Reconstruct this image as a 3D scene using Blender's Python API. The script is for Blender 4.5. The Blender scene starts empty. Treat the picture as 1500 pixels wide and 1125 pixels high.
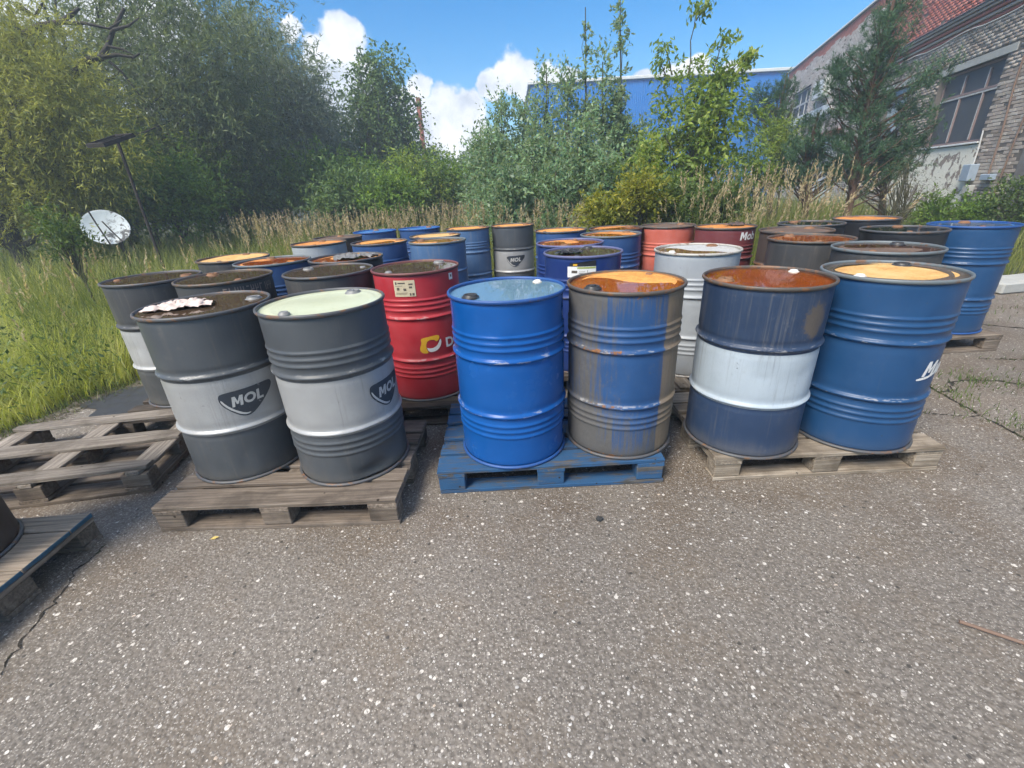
import bpy, bmesh, math, random
import numpy as np
from mathutils import Matrix, Vector

random.seed(7)
RS = np.random.RandomState(11)
S = bpy.context.scene
C = S.collection
R_ = math.radians

# ------------------------------------------------------------------ camera
F_PX, PITCH, ROLL, CAM_H = 640.8, R_(24.06), R_(-2.92), 1.481
cp, sp = math.cos(PITCH), math.sin(PITCH)
FW = np.array([0, cp, -sp]); UP0 = np.array([0, sp, cp]); RT0 = np.array([1.0, 0, 0])
RT = math.cos(ROLL) * RT0 + math.sin(ROLL) * UP0
UP = -math.sin(ROLL) * RT0 + math.cos(ROLL) * UP0
cam_d = bpy.data.cameras.new('camera'); cam = bpy.data.objects.new('camera', cam_d); C.objects.link(cam)
cam.matrix_world = Matrix(((RT[0], UP[0], -FW[0], 0), (RT[1], UP[1], -FW[1], 0), (RT[2], UP[2], -FW[2], CAM_H), (0, 0, 0, 1)))
cam_d.sensor_width = 36.0; cam_d.lens = F_PX / 1500 * 36; cam_d.clip_end = 3000; cam_d.clip_start = 0.05
S.camera = cam

def ray(px, py):
    return FW + RT * (px - 750) / F_PX - UP * (py - 562.5) / F_PX
def at(px, py, Y):
    """world point seen at photo pixel (px,py) that stands Y metres ahead"""
    d = ray(px, py); d = d * (Y / d[1]); return np.array([d[0], d[1], d[2] + CAM_H])

# ------------------------------------------------------------------ light
SUN_AZ, SUN_EL = R_(-138), R_(50)          # azimuth measured clockwise from +Y
sun_d = bpy.data.lights.new('sun', 'SUN'); sun = bpy.data.objects.new('sun', sun_d); C.objects.link(sun)
sun_d.energy = 2.6; sun_d.angle = R_(24); sun_d.color = (1.0, 0.93, 0.82)
sdir = Vector((math.sin(SUN_AZ) * math.cos(SUN_EL), math.cos(SUN_AZ) * math.cos(SUN_EL), math.sin(SUN_EL)))
sun.rotation_euler = sdir.to_track_quat('Z', 'Y').to_euler(); sun.location = (0, 0, 30)

S.render.engine = 'CYCLES'
S.view_settings.view_transform = 'Standard'; S.view_settings.look = 'None'
S.view_settings.exposure = 1.38; S.view_settings.gamma = 1; S.view_settings.use_curve_mapping = False
S.cycles.use_adaptive_sampling = True; S.cycles.adaptive_threshold = .03; S.cycles.adaptive_min_samples = 16
S.cycles.max_bounces = 5; S.cycles.diffuse_bounces = 3; S.cycles.glossy_bounces = 3; S.cycles.transmission_bounces = 4; S.cycles.transparent_max_bounces = 8
S.cycles.caustics_reflective = False; S.cycles.caustics_refractive = False

# ------------------------------------------------------------------ node helpers
def lin(c):
    return tuple(((v / 255) / 12.92 if v / 255 <= .04045 else ((v / 255 + .055) / 1.055) ** 2.4) for v in c) + (1,)
class G:
    def __init__(s, nt): s.nt = nt
    def n(s, t, **k):
        o = s.nt.nodes.new(t)
        for a, b in k.items(): setattr(o, a, b)
        return o
    def put(s, sock, v):
        if isinstance(v, bpy.types.NodeSocket): s.nt.links.new(v, sock)
        elif v is not None:
            if isinstance(v, (tuple, list)) and len(v) == 3 and sock.type == 'RGBA': v = tuple(v) + (1,)
            sock.default_value = v
    def math(s, op, a, b=None, c=None, clamp=False):
        o = s.n('ShaderNodeMath', operation=op); o.use_clamp = clamp
        s.put(o.inputs[0], a); s.put(o.inputs[1], b); s.put(o.inputs[2], c); return o.outputs[0]
    def vmath(s, op, a, b=None, scale=None):
        o = s.n('ShaderNodeVectorMath', operation=op); s.put(o.inputs[0], a); s.put(o.inputs[1], b)
        if scale is not None: s.put(o.inputs['Scale'], scale)
        return o.outputs['Value'] if op in ('DISTANCE', 'LENGTH', 'DOT_PRODUCT') else o.outputs[0]
    def mix(s, f, a, b, blend='MIX'):
        o = s.n('ShaderNodeMix', data_type='RGBA', blend_type=blend); o.clamp_factor = True
        s.put(o.inputs[0], f); s.put(o.inputs[6], a); s.put(o.inputs[7], b); return o.outputs[2]
    def noise(s, vec, scale=5, detail=3, rough=.55, w=None, col=False, dist=0):
        o = s.n('ShaderNodeTexNoise'); 
        if w is not None: o.noise_dimensions = '4D'; s.put(o.inputs['W'], w)
        s.put(o.inputs['Vector'], vec); o.inputs['Scale'].default_value = scale; o.inputs['Detail'].default_value = detail
        o.inputs['Roughness'].default_value = rough; o.inputs['Distortion'].default_value = dist
        return o.outputs[1] if col else o.outputs[0]
    def vor(s, vec, scale, feature='F1', out=0, rnd=1):
        o = s.n('ShaderNodeTexVoronoi', feature=feature); s.put(o.inputs['Vector'], vec); o.inputs['Scale'].default_value = scale
        o.inputs['Randomness'].default_value = rnd
        return o.outputs[out]
    def ramp(s, f, stops, interp='LINEAR'):
        o = s.n('ShaderNodeValToRGB'); s.put(o.inputs[0], f); e = o.color_ramp.elements; o.color_ramp.interpolation = interp
        while len(e) < len(stops): e.new(.5)
        for k, (p, c) in zip(e, stops):
            k.position = p; k.color = c if len(c) == 4 else tuple(c) + (1,)
        return o.outputs[0]
    def step(s, v, lo, hi):
        o = s.n('ShaderNodeMapRange', interpolation_type='SMOOTHSTEP'); s.put(o.inputs[0], v); s.put(o.inputs[1], lo); s.put(o.inputs[2], hi)
        return o.outputs[0]
    def scale(s, vec, xyz):
        return s.vmath('MULTIPLY', vec, xyz)
    def sep(s, vec):
        o = s.n('ShaderNodeSeparateXYZ'); s.put(o.inputs[0], vec); return o.outputs
    def bump(s, h, strength=.3, dist=.01):
        o = s.n('ShaderNodeBump'); s.put(o.inputs['Height'], h); o.inputs['Strength'].default_value = strength; o.inputs['Distance'].default_value = dist
        return o.outputs[0]
def newmat(name):
    m = bpy.data.materials.new(name); m.use_nodes = True; m.node_tree.nodes.clear()
    g = G(m.node_tree); g.m = m; g.out = g.n('ShaderNodeOutputMaterial')
    tc = g.n('ShaderNodeTexCoord'); g.obj = tc.outputs['Object']; g.gen = tc.outputs['Generated']
    g.rnd = g.n('ShaderNodeObjectInfo').outputs['Random']
    return g
def finish(g, color, rough=.6, metal=0, normal=None, spec=.5, coat=0):
    p = g.n('ShaderNodeBsdfPrincipled')
    g.put(p.inputs['Base Color'], color); g.put(p.inputs['Roughness'], rough); g.put(p.inputs['Metallic'], metal)
    g.put(p.inputs['Specular IOR Level'], spec); g.put(p.inputs['Coat Weight'], coat); p.inputs['Coat Roughness'].default_value = .15
    if normal is not None: g.put(p.inputs['Normal'], normal)
    g.nt.links.new(p.outputs[0], g.out.inputs[0]); return g.m

# ------------------------------------------------------------------ world: blue sky with cumulus
W = bpy.data.worlds.new('World'); S.world = W; W.use_nodes = True; W.node_tree.nodes.clear()
w = G(W.node_tree)
sky = w.n('ShaderNodeTexSky', sky_type='NISHITA'); sky.sun_disc = False
sky.sun_elevation = SUN_EL; sky.sun_rotation = SUN_AZ; sky.air_density = 1.0; sky.dust_density = .4; sky.ozone_density = 2.2
D = w.n('ShaderNodeTexCoord').outputs['Generated']
warp = w.vmath('SCALE', w.vmath('SUBTRACT', w.noise(D, 9, 6, .6, col=True), (.5, .5, .5)), scale=.075)
Dw = w.vmath('ADD', D, warp)
def dirn(px, py):
    d = ray(px, py); return d / np.linalg.norm(d)
clouds = [(500, 62, 40), (478, 95, 40), (505, 120, 48), (485, 165, 52), (530, 165, 36), (430, 44, 17),
          (620, 124, 24), (600, 168, 40), (655, 172, 46), (690, 165, 30), (635, 205, 50), (690, 200, 40),
          (752, 108, 34), (722, 124, 26), (775, 118, 28), (812, 114, 18), (838, 118, 14), (985, 110, 26), (1020, 104, 26), (1070, 100, 16), (940, 116, 20),
          (60, 60, 130), (180, 80, 110), (250, 40, 60), (-60, 150, 130)]
mask = None
for (px, py, r) in clouds:
    c = dirn(px, py); rad = np.linalg.norm(dirn(px + r, py) - dirn(px - r, py)) / 2
    v = w.math('SUBTRACT', 1.0, w.math('DIVIDE', w.vmath('DISTANCE', Dw, tuple(c)), float(rad)))
    mask = v if mask is None else w.math('SMOOTH_MAX', mask, v, .06)
fine = w.noise(D, 34, 6, .62)
mask = w.math('ADD', mask, w.math('MULTIPLY', w.math('SUBTRACT', fine, .5), .5))
m1 = w.step(mask, 0.02, .28)
Dz = w.sep(D)[2]
cn = w.noise(Dw, 2.6, 7, .6)
m2 = w.math('MULTIPLY', w.step(cn, .44, .58), w.step(Dz, .34, .48))     # unseen cumulus overhead, cover thickened to whiten the ambient light
cm_ = w.math('MAXIMUM', m1, m2)
shade = w.noise(Dw, 16, 5, .6)
ccol = w.ramp(shade, [(.3, (.50, .56, .66)), (.52, (.82, .85, .9)), (.66, (1, 1, 1))])
bg = w.n('ShaderNodeBackground'); hs = w.n('ShaderNodeHueSaturation'); hs.inputs['Saturation'].default_value = 1.5
w.put(hs.inputs['Color'], sky.outputs[0]); w.put(bg.inputs[0], hs.outputs[0]); bg.inputs[1].default_value = .076
bgc = w.n('ShaderNodeBackground'); w.put(bgc.inputs[0], ccol); bgc.inputs[1].default_value = .56
mx = w.n('ShaderNodeMixShader'); w.put(mx.inputs[0], cm_); w.put(mx.inputs[1], bg.outputs[0]); w.put(mx.inputs[2], bgc.outputs[0])
W.cycles.sampling_method = 'MANUAL'; W.cycles.sample_map_resolution = 512
wo = w.n('ShaderNodeOutputWorld'); w.put(wo.inputs[0], mx.outputs[0])

# ------------------------------------------------------------------ object helpers
def mesh_np(name, V, faces):
    """faces: list of int arrays (n,k)"""
    me = bpy.data.meshes.new(name); V = np.asarray(V, np.float32)
    me.vertices.add(len(V)); me.vertices.foreach_set('co', V.ravel())
    loops = np.concatenate([f.ravel() for f in faces]).astype(np.int32)
    tot = np.concatenate([np.full(len(f), f.shape[1]) for f in faces]).astype(np.int32)
    st = np.concatenate([[0], np.cumsum(tot)[:-1]]).astype(np.int32)
    me.loops.add(len(loops)); me.loops.foreach_set('vertex_index', loops)
    me.polygons.add(len(tot)); me.polygons.foreach_set('loop_start', st)
    me.update(calc_edges=True); me.validate(); return me
def link(name, data, mat=None, parent=None, smooth=False, loc=None, rotz=None, label=None):
    o = bpy.data.objects.new(name, data); C.objects.link(o)
    if mat is not None:
        if not data.materials: data.materials.append(None)
        o.material_slots[0].link = 'OBJECT'; o.material_slots[0].material = mat
    if smooth: data.polygons.foreach_set('use_smooth', np.ones(len(data.polygons), bool))
    if parent: o.parent = parent
    if loc is not None: o.location = loc
    if rotz is not None: o.rotation_euler = (0, 0, rotz)
    if label: o['label'] = label
    return o
def tag(o, label, cat, group=None):
    o['label'] = label; o['category'] = cat
    if group: o['group'] = group
    return o
def thing(name, label, cat, loc=(0, 0, 0), rotz=0, group=None):
    o = bpy.data.objects.new(name, None); C.objects.link(o); o.empty_display_size = .1
    o.location = loc; o.rotation_euler = (0, 0, rotz); return tag(o, label, cat, group)
def bm_mesh(name, bm):
    me = bpy.data.meshes.new(name); bm.to_mesh(me); bm.free(); return me
def add_box(bm, lo, hi, jit=0, rng=random):
    vs = [bm.verts.new((x + rng.uniform(-jit, jit), y + rng.uniform(-jit, jit), z + rng.uniform(-jit, jit))) for x in (lo[0], hi[0]) for y in (lo[1], hi[1]) for z in (lo[2], hi[2])]
    for f in ((0, 1, 3, 2), (4, 6, 7, 5), (0, 4, 5, 1), (2, 3, 7, 6), (0, 2, 6, 4), (1, 5, 7, 3)): bm.faces.new([vs[i] for i in f])
def box_mesh(name, lo, hi, bevel=0, jit=0):
    bm = bmesh.new(); add_box(bm, lo, hi, jit)
    bmesh.ops.recalc_face_normals(bm, faces=bm.faces)
    if bevel: bmesh.ops.bevel(bm, geom=bm.edges[:], offset=bevel, segments=1, affect='EDGES')
    return bm_mesh(name, bm)
def tube_np(pts, rad, seg=8):
    """tapered tube through pts, returns V,F(quads)"""
    P = np.asarray(pts, float); n = len(P); rad = np.broadcast_to(rad, n)
    T = np.gradient(P, axis=0); T /= np.linalg.norm(T, axis=1)[:, None] + 1e-9
    a = np.array([0.3, .2, .93]) if abs(T[0][2]) < .8 else np.array([1.0, 0.1, 0])
    V = []
    for i in range(n):
        u = np.cross(T[i], a); u /= np.linalg.norm(u) + 1e-9; v = np.cross(T[i], u)
        th = np.linspace(0, 2 * np.pi, seg, endpoint=False)
        V.append(P[i] + rad[i] * (np.cos(th)[:, None] * u + np.sin(th)[:, None] * v))
    V = np.concatenate(V); F = []
    for i in range(n - 1):
        for j in range(seg):
            k = (j + 1) % seg; F.append((i * seg + j, i * seg + k, (i + 1) * seg + k, (i + 1) * seg + j))
    return V, np.array(F)
def merge(parts):
    V, F, o = [], {}, 0
    for v, fs in parts:
        if not isinstance(fs, list): fs = [fs]
        for f in fs:
            if len(f): F.setdefault(f.shape[1], []).append(f + o)
        V.append(v); o += len(v)
    return np.concatenate(V), [np.concatenate(x) for x in F.values()]
def lathe(name, prof, seg=72, cap_bot=False, cap_top=False, fn=None):
    prof = np.asarray(prof, float); th = np.linspace(0, 2 * np.pi, seg, endpoint=False)
    r, z = prof[:, 0][:, None], prof[:, 1][:, None] + 0 * th
    rr = r + 0 * th
    if fn is not None: rr = rr + fn(th[None, :] + 0 * z, z)
    V = np.stack([rr * np.cos(th), rr * np.sin(th), z], -1).reshape(-1, 3)
    n = len(prof); i, j = np.meshgrid(np.arange(n - 1), np.arange(seg), indexing='ij'); k = (j + 1) % seg
    F = np.stack([i * seg + j, i * seg + k, (i + 1) * seg + k, (i + 1) * seg + j], -1).reshape(-1, 4)
    fs = [F]
    if cap_bot: fs.append(np.arange(seg)[::-1][None, :])
    if cap_top: fs.append(((n - 1) * seg + np.arange(seg))[None, :])
    return mesh_np(name, V, fs)

# ================================================================== SETTING
def m_ground():
    g = newmat('soil_and_turf'); n1 = g.noise(g.obj, 1.3, 5, .6); n2 = g.noise(g.obj, 30, 4, .7)
    c = g.ramp(n2, [(.3, (.035, .032, .02)), (.5, (.06, .075, .025)), (.7, (.10, .11, .04))])
    c = g.mix(g.step(n1, .45, .62), c, (.075, .065, .042))
    return finish(g, c, .95, normal=g.bump(n2, .6, .03))
def m_asphalt():
    g = newmat('worn_asphalt'); o = g.obj
    n_big = g.noise(o, .55, 4, .6); n_mid = g.noise(o, 2.3, 5, .62); n_f = g.noise(o, 60, 3, .6)
    base = g.ramp(n_f, [(.25, (.075, .066, .058)), (.5, (.15, .136, .122)), (.78, (.25, .23, .21))])
    brown = g.step(n_mid, .45, .66)
    base = g.mix(g.math('MULTIPLY', brown, .45), base, g.mix(n_f, (.085, .068, .05), (.215, .172, .128)))
    base = g.mix(g.math('MULTIPLY', g.step(n_big, .54, .72), .55), base, (.085, .077, .068))
    sy = g.sep(o); browned = g.math('MULTIPLY', g.step(g.math('ADD', sy[1], g.math('MULTIPLY', n_big, 1.1)), 1.75, 2.35), g.step(g.noise(o, 1.6, 5, .65), .40, .62))   # patchy darker brown from just before the pallets back
    base = g.mix(g.math('MULTIPLY', browned, .7), base, g.mix(n_f, (.06, .047, .035), (.15, .115, .085)))
    # exposed aggregate: three sizes of stone, each stone with a tone of its own
    ow = g.vmath('ADD', o, g.vmath('SCALE', g.noise(o, 40, 2, .5, col=True), scale=.006))
    h = g.math('MULTIPLY', n_f, .25)
    for sc, thr, rad in ((40, .70, .36), (78, .50, .42), (150, .45, .43)):
        v = g.n('ShaderNodeTexVoronoi'); g.put(v.inputs['Vector'], ow); v.inputs['Scale'].default_value = sc
        cs = g.n('ShaderNodeSeparateColor'); g.put(cs.inputs[0], v.outputs['Color'])
        pick = g.math('GREATER_THAN', cs.outputs[0], thr)
        size = g.math('MULTIPLY_ADD', cs.outputs[1], .22, rad - .16)
        stone = g.math('MULTIPLY', pick, g.step(g.math('SUBTRACT', size, v.outputs['Distance']), 0.0, .06))
        tone = g.ramp(cs.outputs[2], [(0, (.10, .092, .085)), (.3, (.2, .185, .17)), (.55, (.33, .315, .295)), (.8, (.45, .43, .405)), (1, (.62, .60, .575))])
        base = g.mix(g.math('MULTIPLY', stone, .92), base, tone)
        if sc == 78: h = g.math('ADD', h, g.math('MULTIPLY', g.math('SUBTRACT', .5, v.outputs['Distance']), .5))
    # dark specks of old bitumen
    v = g.n('ShaderNodeTexVoronoi'); g.put(v.inputs['Vector'], ow); v.inputs['Scale'].default_value = 24
    cs = g.n('ShaderNodeSeparateColor'); g.put(cs.inputs[0], v.outputs['Color'])
    dk = g.math('MULTIPLY', g.math('GREATER_THAN', cs.outputs[0], .88), g.step(g.math('SUBTRACT', .22, v.outputs['Distance']), 0, .1))
    base = g.mix(g.math('MULTIPLY', dk, .8), base, (.03, .029, .027))
    vary = g.noise(g.vmath('ADD', o, (3.7, 1.2, 0)), .35, 3, .55); base = g.mix(1.0, base, g.mix(g.step(vary, .35, .65), (.93, .89, .835), (1.12, 1.07, 1.0)), 'MULTIPLY')
    rough = g.math('MULTIPLY_ADD', n_mid, -.12, .74)
    return finish(g, base, rough, normal=g.bump(h, .75, .008), spec=.45)
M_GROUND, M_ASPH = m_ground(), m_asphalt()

bm = bmesh.new(); bmesh.ops.create_grid(bm, x_segments=8, y_segments=8, size=700)
ground = link('ground', bm_mesh('ground', bm), M_GROUND, loc=(0, 0, -.03)); ground['kind'] = 'structure'

edge = [(-9, -6), (-5.2, 0), (-4.05, 2.0), (-3.78, 2.84), (-3.72, 3.4), (-3.5, 3.8), (-3.35, 4.6), (-3.0, 5.9), (-2.7, 7.05), (-1.6, 7.25), (-.2, 7.0), (.7, 6.35), (1.6, 5.95), (2.5, 5.55), (3.6, 5.65), (5.0, 5.5), (6.6, 5.75), (8.2, 6.7), (11, 8.2), (14, 6), (16, -6)]
pts = []
for (a, b) in zip(edge, edge[1:] + edge[:1]):
    a, b = np.array(a, float), np.array(b, float); L = np.linalg.norm(b - a); k = max(1, int(L / .12)) if a[1] > -5 else 1
    for t in range(k):
        p = a + (b - a) * t / k
        pts.append(p + (RS.normal(0, .045, 2) if k > 1 and t else 0))
bm = bmesh.new(); top = [bm.verts.new((p[0], p[1], 0)) for p in pts]; f = bm.faces.new(top)
ex = bmesh.ops.extrude_face_region(bm, geom=[f])
for e in ex['geom']:
    if isinstance(e, bmesh.types.BMVert): e.co.z = -.05
bmesh.ops.recalc_face_normals(bm, faces=bm.faces)
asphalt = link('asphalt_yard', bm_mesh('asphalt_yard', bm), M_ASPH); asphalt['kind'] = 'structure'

# loose and half buried pale stone chips, real little stones
def stone_field(name, P, size, seed, flat=.5):
    r = np.random.RandomState(seed); n = len(P)
    base = np.array([[1, 0, 0], [.5, .87, 0], [-.5, .87, 0], [-1, 0, 0], [-.5, -.87, 0], [.5, -.87, 0], [.3, .1, 1], [-.3, -.1, .9]])
    F = np.array([[0, 1, 6], [1, 2, 6], [2, 7, 6], [2, 3, 7], [3, 4, 7], [4, 5, 7], [5, 6, 7], [5, 0, 6]])
    V = base[None] * (1 + r.uniform(-.35, .35, (n, 8, 1))); V = V * np.stack([size, size * r.uniform(.5, .95, n), size * r.uniform(.3, .9, n) * flat], -1)[:, None]
    th = r.uniform(0, 6.28, n); c, s = np.cos(th)[:, None], np.sin(th)[:, None]
    V = np.stack([V[..., 0] * c - V[..., 1] * s, V[..., 0] * s + V[..., 1] * c, V[..., 2]], -1) + P[:, None]
    Fa = (F[None] + 8 * np.arange(n)[:, None, None]).reshape(-1, 3)
    return mesh_np(name, V.reshape(-1, 3), [Fa])
def m_chip():
    g = newmat('pale_stone'); ri = g.n('ShaderNodeNewGeometry').outputs['Random Per Island']
    c = g.ramp(ri, [(0, (.2, .18, .16)), (.35, (.34, .31, .28)), (.6, (.44, .42, .39)), (.85, (.57, .55, .52)), (1, (.45, .36, .28))])
    return finish(g, c, .7)
n = 8500
d = .35 + 5.2 * RS.rand(n) ** 1.5; az = np.radians(RS.uniform(-66, 66, n))
P = np.stack([d * np.tan(az) * .9, d, np.full(n, -.0005)], -1); P = P[(P[:, 0] > -3.4) & (P[:, 0] < 7)]
chips = link('stone_chips', stone_field('stone_chips', P, .002 + .0075 * RS.rand(len(P)) ** 2.8, 3), m_chip(), parent=asphalt); chips['kind'] = 'stuff'

# cracks filled with soil and moss
def m_crack():
    g = newmat('crack_soil'); n1 = g.noise(g.obj, 9, 4, .7); n2 = g.noise(g.obj, 90, 3, .7)
    c = g.mix(g.step(n1, .5, .62), g.mix(n2, (.012, .01, .008), (.04, .034, .026)), (.04, .048, .016))
    return finish(g, c, .95, normal=g.bump(n2, .8, .01))
M_CRACK = m_crack()
def crack(pts, w0, seed):
    r = np.random.RandomState(seed); P = np.array(pts, float); out = []
    for a, b in zip(P[:-1], P[1:]):
        k = max(2, int(np.linalg.norm(b - a) / .016))
        for t in range(k): out.append(a + (b - a) * t / k + r.normal(0, .007, 2))
    out.append(P[-1]); out = np.array(out); T = np.gradient(out, axis=0); T /= np.linalg.norm(T, axis=1)[:, None] + 1e-9
    N = np.stack([-T[:, 1], T[:, 0]], -1); wd = w0 * (r.uniform(.1, 1.1, len(out)) + .8 * (r.rand(len(out)) > .88)); wd[0] = wd[-1] = .001
    L = out + N * wd[:, None] / 2; Rr = out - N * wd[:, None] / 2; n = len(out)
    V = np.concatenate([np.c_[L, np.full(n, .0025)], np.c_[Rr, np.full(n, .0025)]]); i = np.arange(n - 1)
    return link('crack', mesh_np('crack', V, [np.stack([i, i + 1, n + i + 1, n + i], -1)]), M_CRACK, parent=asphalt), out
CR = []
for pts_, w_, sd in [([(3.35, 3.4), (3.076, 2.866), (3.04, 2.62), (3.018, 2.436), (2.99, 2.15), (2.93, 1.7), (2.8, 1.2)], .026, 1), ([(3.1, 2.78), (3.186, 2.828), (3.3, 2.93), (3.451, 2.956), (3.622, 2.922), (3.80, 2.80), (4.3, 2.75)], .022, 2), ([(2.6, 2.54), (2.731, 2.496), (2.965, 2.43), (3.02, 2.436)], .012, 3),
                     ([(-1.80, .84), (-1.866, 1.038), (-1.914, 1.184), (-1.953, 1.339), (-2.0, 1.5), (-2.0, 1.66)], .009, 4), ([(4.1, 4.9), (4.8, 4.2), (5.4, 3.7), (6.6, 3.4)], .035, 6), ([(3.9, 3.35), (4.6, 3.2), (5.3, 3.25)], .014, 7)]:
    CR.append(crack(pts_, w_, sd))

# ================================================================== BRICK BUILDING (right)
def brick_mat(name, cols, rough=.85, stain=.5):
    g = newmat(name); ri = g.n('ShaderNodeNewGeometry').outputs['Random Per Island']
    r = g.math('FRACT', g.math('ADD', ri, g.rnd))
    c = g.ramp(r, [(i / (len(cols) - 1), k) for i, k in enumerate(cols)])
    n1 = g.noise(g.obj, .8, 4, .6); n2 = g.noise(g.obj, 25, 4, .7)
    c = g.mix(g.math('MULTIPLY', g.step(n1, .48, .7), stain), c, (.07, .06, .055))
    c = g.mix(g.math('MULTIPLY', g.step(n2, .55, .75), .4), c, (.3, .27, .23))
    return finish(g, c, rough, normal=g.bump(n2, .6, .01))
M_BTAN = brick_mat('weathered_tan_brick', [(.22, .18, .15), (.38, .33, .28), (.46, .41, .36), (.30, .235, .195), (.42, .38, .34)])
M_BRED = brick_mat('red_painted_brick', [(.31, .085, .065), (.39, .125, .095), (.35, .105, .08), (.42, .165, .13)], stain=.42)
M_BPALE = brick_mat('pale_grey_brick', [(.38, .34, .31), (.50, .47, .44), (.44, .37, .34), (.54, .52, .50)], stain=.25)
def simple(name, col, rough=.6, metal=0, var=.25, sc=12, bump=.2):
    g = newmat(name); n = g.noise(g.obj, sc, 4, .65, w=g.math('MULTIPLY', g.rnd, 50))
    c = g.mix(n, tuple(k * (1 - var) for k in col[:3]), tuple(min(1, k * (1 + var)) for k in col[:3]))
    return finish(g, c, rough, metal, normal=g.bump(n, bump, .01))
M_MORTAR = simple('mortar', (.13, .115, .1), .95, sc=30)
M_CONC = simple('grey_concrete', (.36, .36, .34), .9, sc=9)
M_WHITE = simple('white_painted_metal', (.62, .63, .62), .5, sc=8)
M_FRAME = simple('faded_red_window_frame', (.24, .17, .16), .75, sc=14)
M_FRAMEW = simple('flaking_white_paint', (.46, .46, .45), .7, sc=20, var=.4)
M_BOX = simple('blue_grey_painted_metal', (.27, .33, .40), .5, sc=10)
M_PIPE = simple('rusted_conduit', (.17, .11, .08), .8, sc=20)
M_CABLE = simple('grey_cable', (.42, .41, .39), .7)
M_REDTRIM = simple('dark_red_trim', (.22, .07, .05), .8)
def m_glass():
    g = newmat('dusty_window_glass'); n = g.noise(g.obj, 3, 4, .6)
    return finish(g, g.mix(n, (.03, .034, .036), (.085, .09, .092)), g.math('MULTIPLY_ADD', n, .3, .3), spec=.18)
M_GLASS = m_glass()
def m_plaster():
    g = newmat('peeling_plaster'); n1 = g.noise(g.obj, 2.2, 5, .65); n2 = g.noise(g.obj, 18, 4, .7)
    c = g.mix(n2, (.58, .56, .48), (.78, .76, .68))
    c = g.mix(g.step(n1, .54, .57), c, g.mix(n2, (.2, .165, .14), (.32, .27, .235)))
    h = g.math('SUBTRACT', 1, g.step(n1, .54, .57))
    return finish(g, c, .9, normal=g.bump(g.math('ADD', h, g.math('MULTIPLY', n2, .2)), .8, .02))
M_PLAST = m_plaster()
M_RENDER = simple('grey_render', (.17, .16, .155), .95, sc=4, var=.5)

BU = np.array([math.sin(R_(18)), math.cos(R_(18))])
bld = thing('brick_building', 'old brick building with red painted upper wall and large dusty windows', 'building', (12.534, 12.0, 0), math.atan2(BU[1], BU[0]))
S0, S1, ZT = -7.0, 25.6, 7.9
openings = [(1.25, 4.25, 2.06, 4.0), (6.25, 8.0, 2.6, 4.15), (19.3, 23.2, 4.75, 6.25), (8.9, 10.3, 1.3, 2.56), (-5.2, -2.2, 2.06, 4.0)]
DEEP = .16
# backing wall with real openings
ss = sorted({S0, S1} | {v for o in openings for v in o[:2]}); zs = sorted({-.05, ZT} | {v for o in openings for v in o[2:]})
bm = bmesh.new()
def quad(bm, a, b, c, d): bm.faces.new([bm.verts.new(p) for p in (a, b, c, d)])
for s0, s1 in zip(ss[:-1], ss[1:]):
    for z0, z1 in zip(zs[:-1], zs[1:]):
        if any(o[0] <= s0 and s1 <= o[1] and o[2] <= z0 and z1 <= o[3] for o in openings): continue
        quad(bm, (s0, 0, z0), (s0, 0, z1), (s1, 0, z1), (s1, 0, z0))
for (a, b, c, d) in openings:
    quad(bm, (a, 0, c), (a, -.4, c), (a, -.4, d), (a, 0, d)); quad(bm, (b, 0, c), (b, 0, d), (b, -.4, d), (b, -.4, c))
    quad(bm, (a, 0, d), (a, -.4, d), (b, -.4, d), (b, 0, d)); quad(bm, (a, 0, c), (b, 0, c), (b, -.4, c), (a, -.4, c))
BD = 9.0
quad(bm, (S1, 0, -.05), (S1, 0, ZT), (S1, -BD, ZT), (S1, -BD, -.05)); quad(bm, (S0, 0, -.05), (S0, -BD, -.05), (S0, -BD, ZT), (S0, 0, ZT))
quad(bm, (S0, -BD, -.05), (S1, -BD, -.05), (S1, -BD, ZT), (S0, -BD, ZT)); quad(bm, (S0, 0, ZT), (S0, -BD, ZT), (S1, -BD, ZT), (S1, 0, ZT))
bmesh.ops.remove_doubles(bm, verts=bm.verts, dist=.0005)
wall = link('wall', bm_mesh('building_wall', bm), M_MORTAR, parent=bld)
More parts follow.
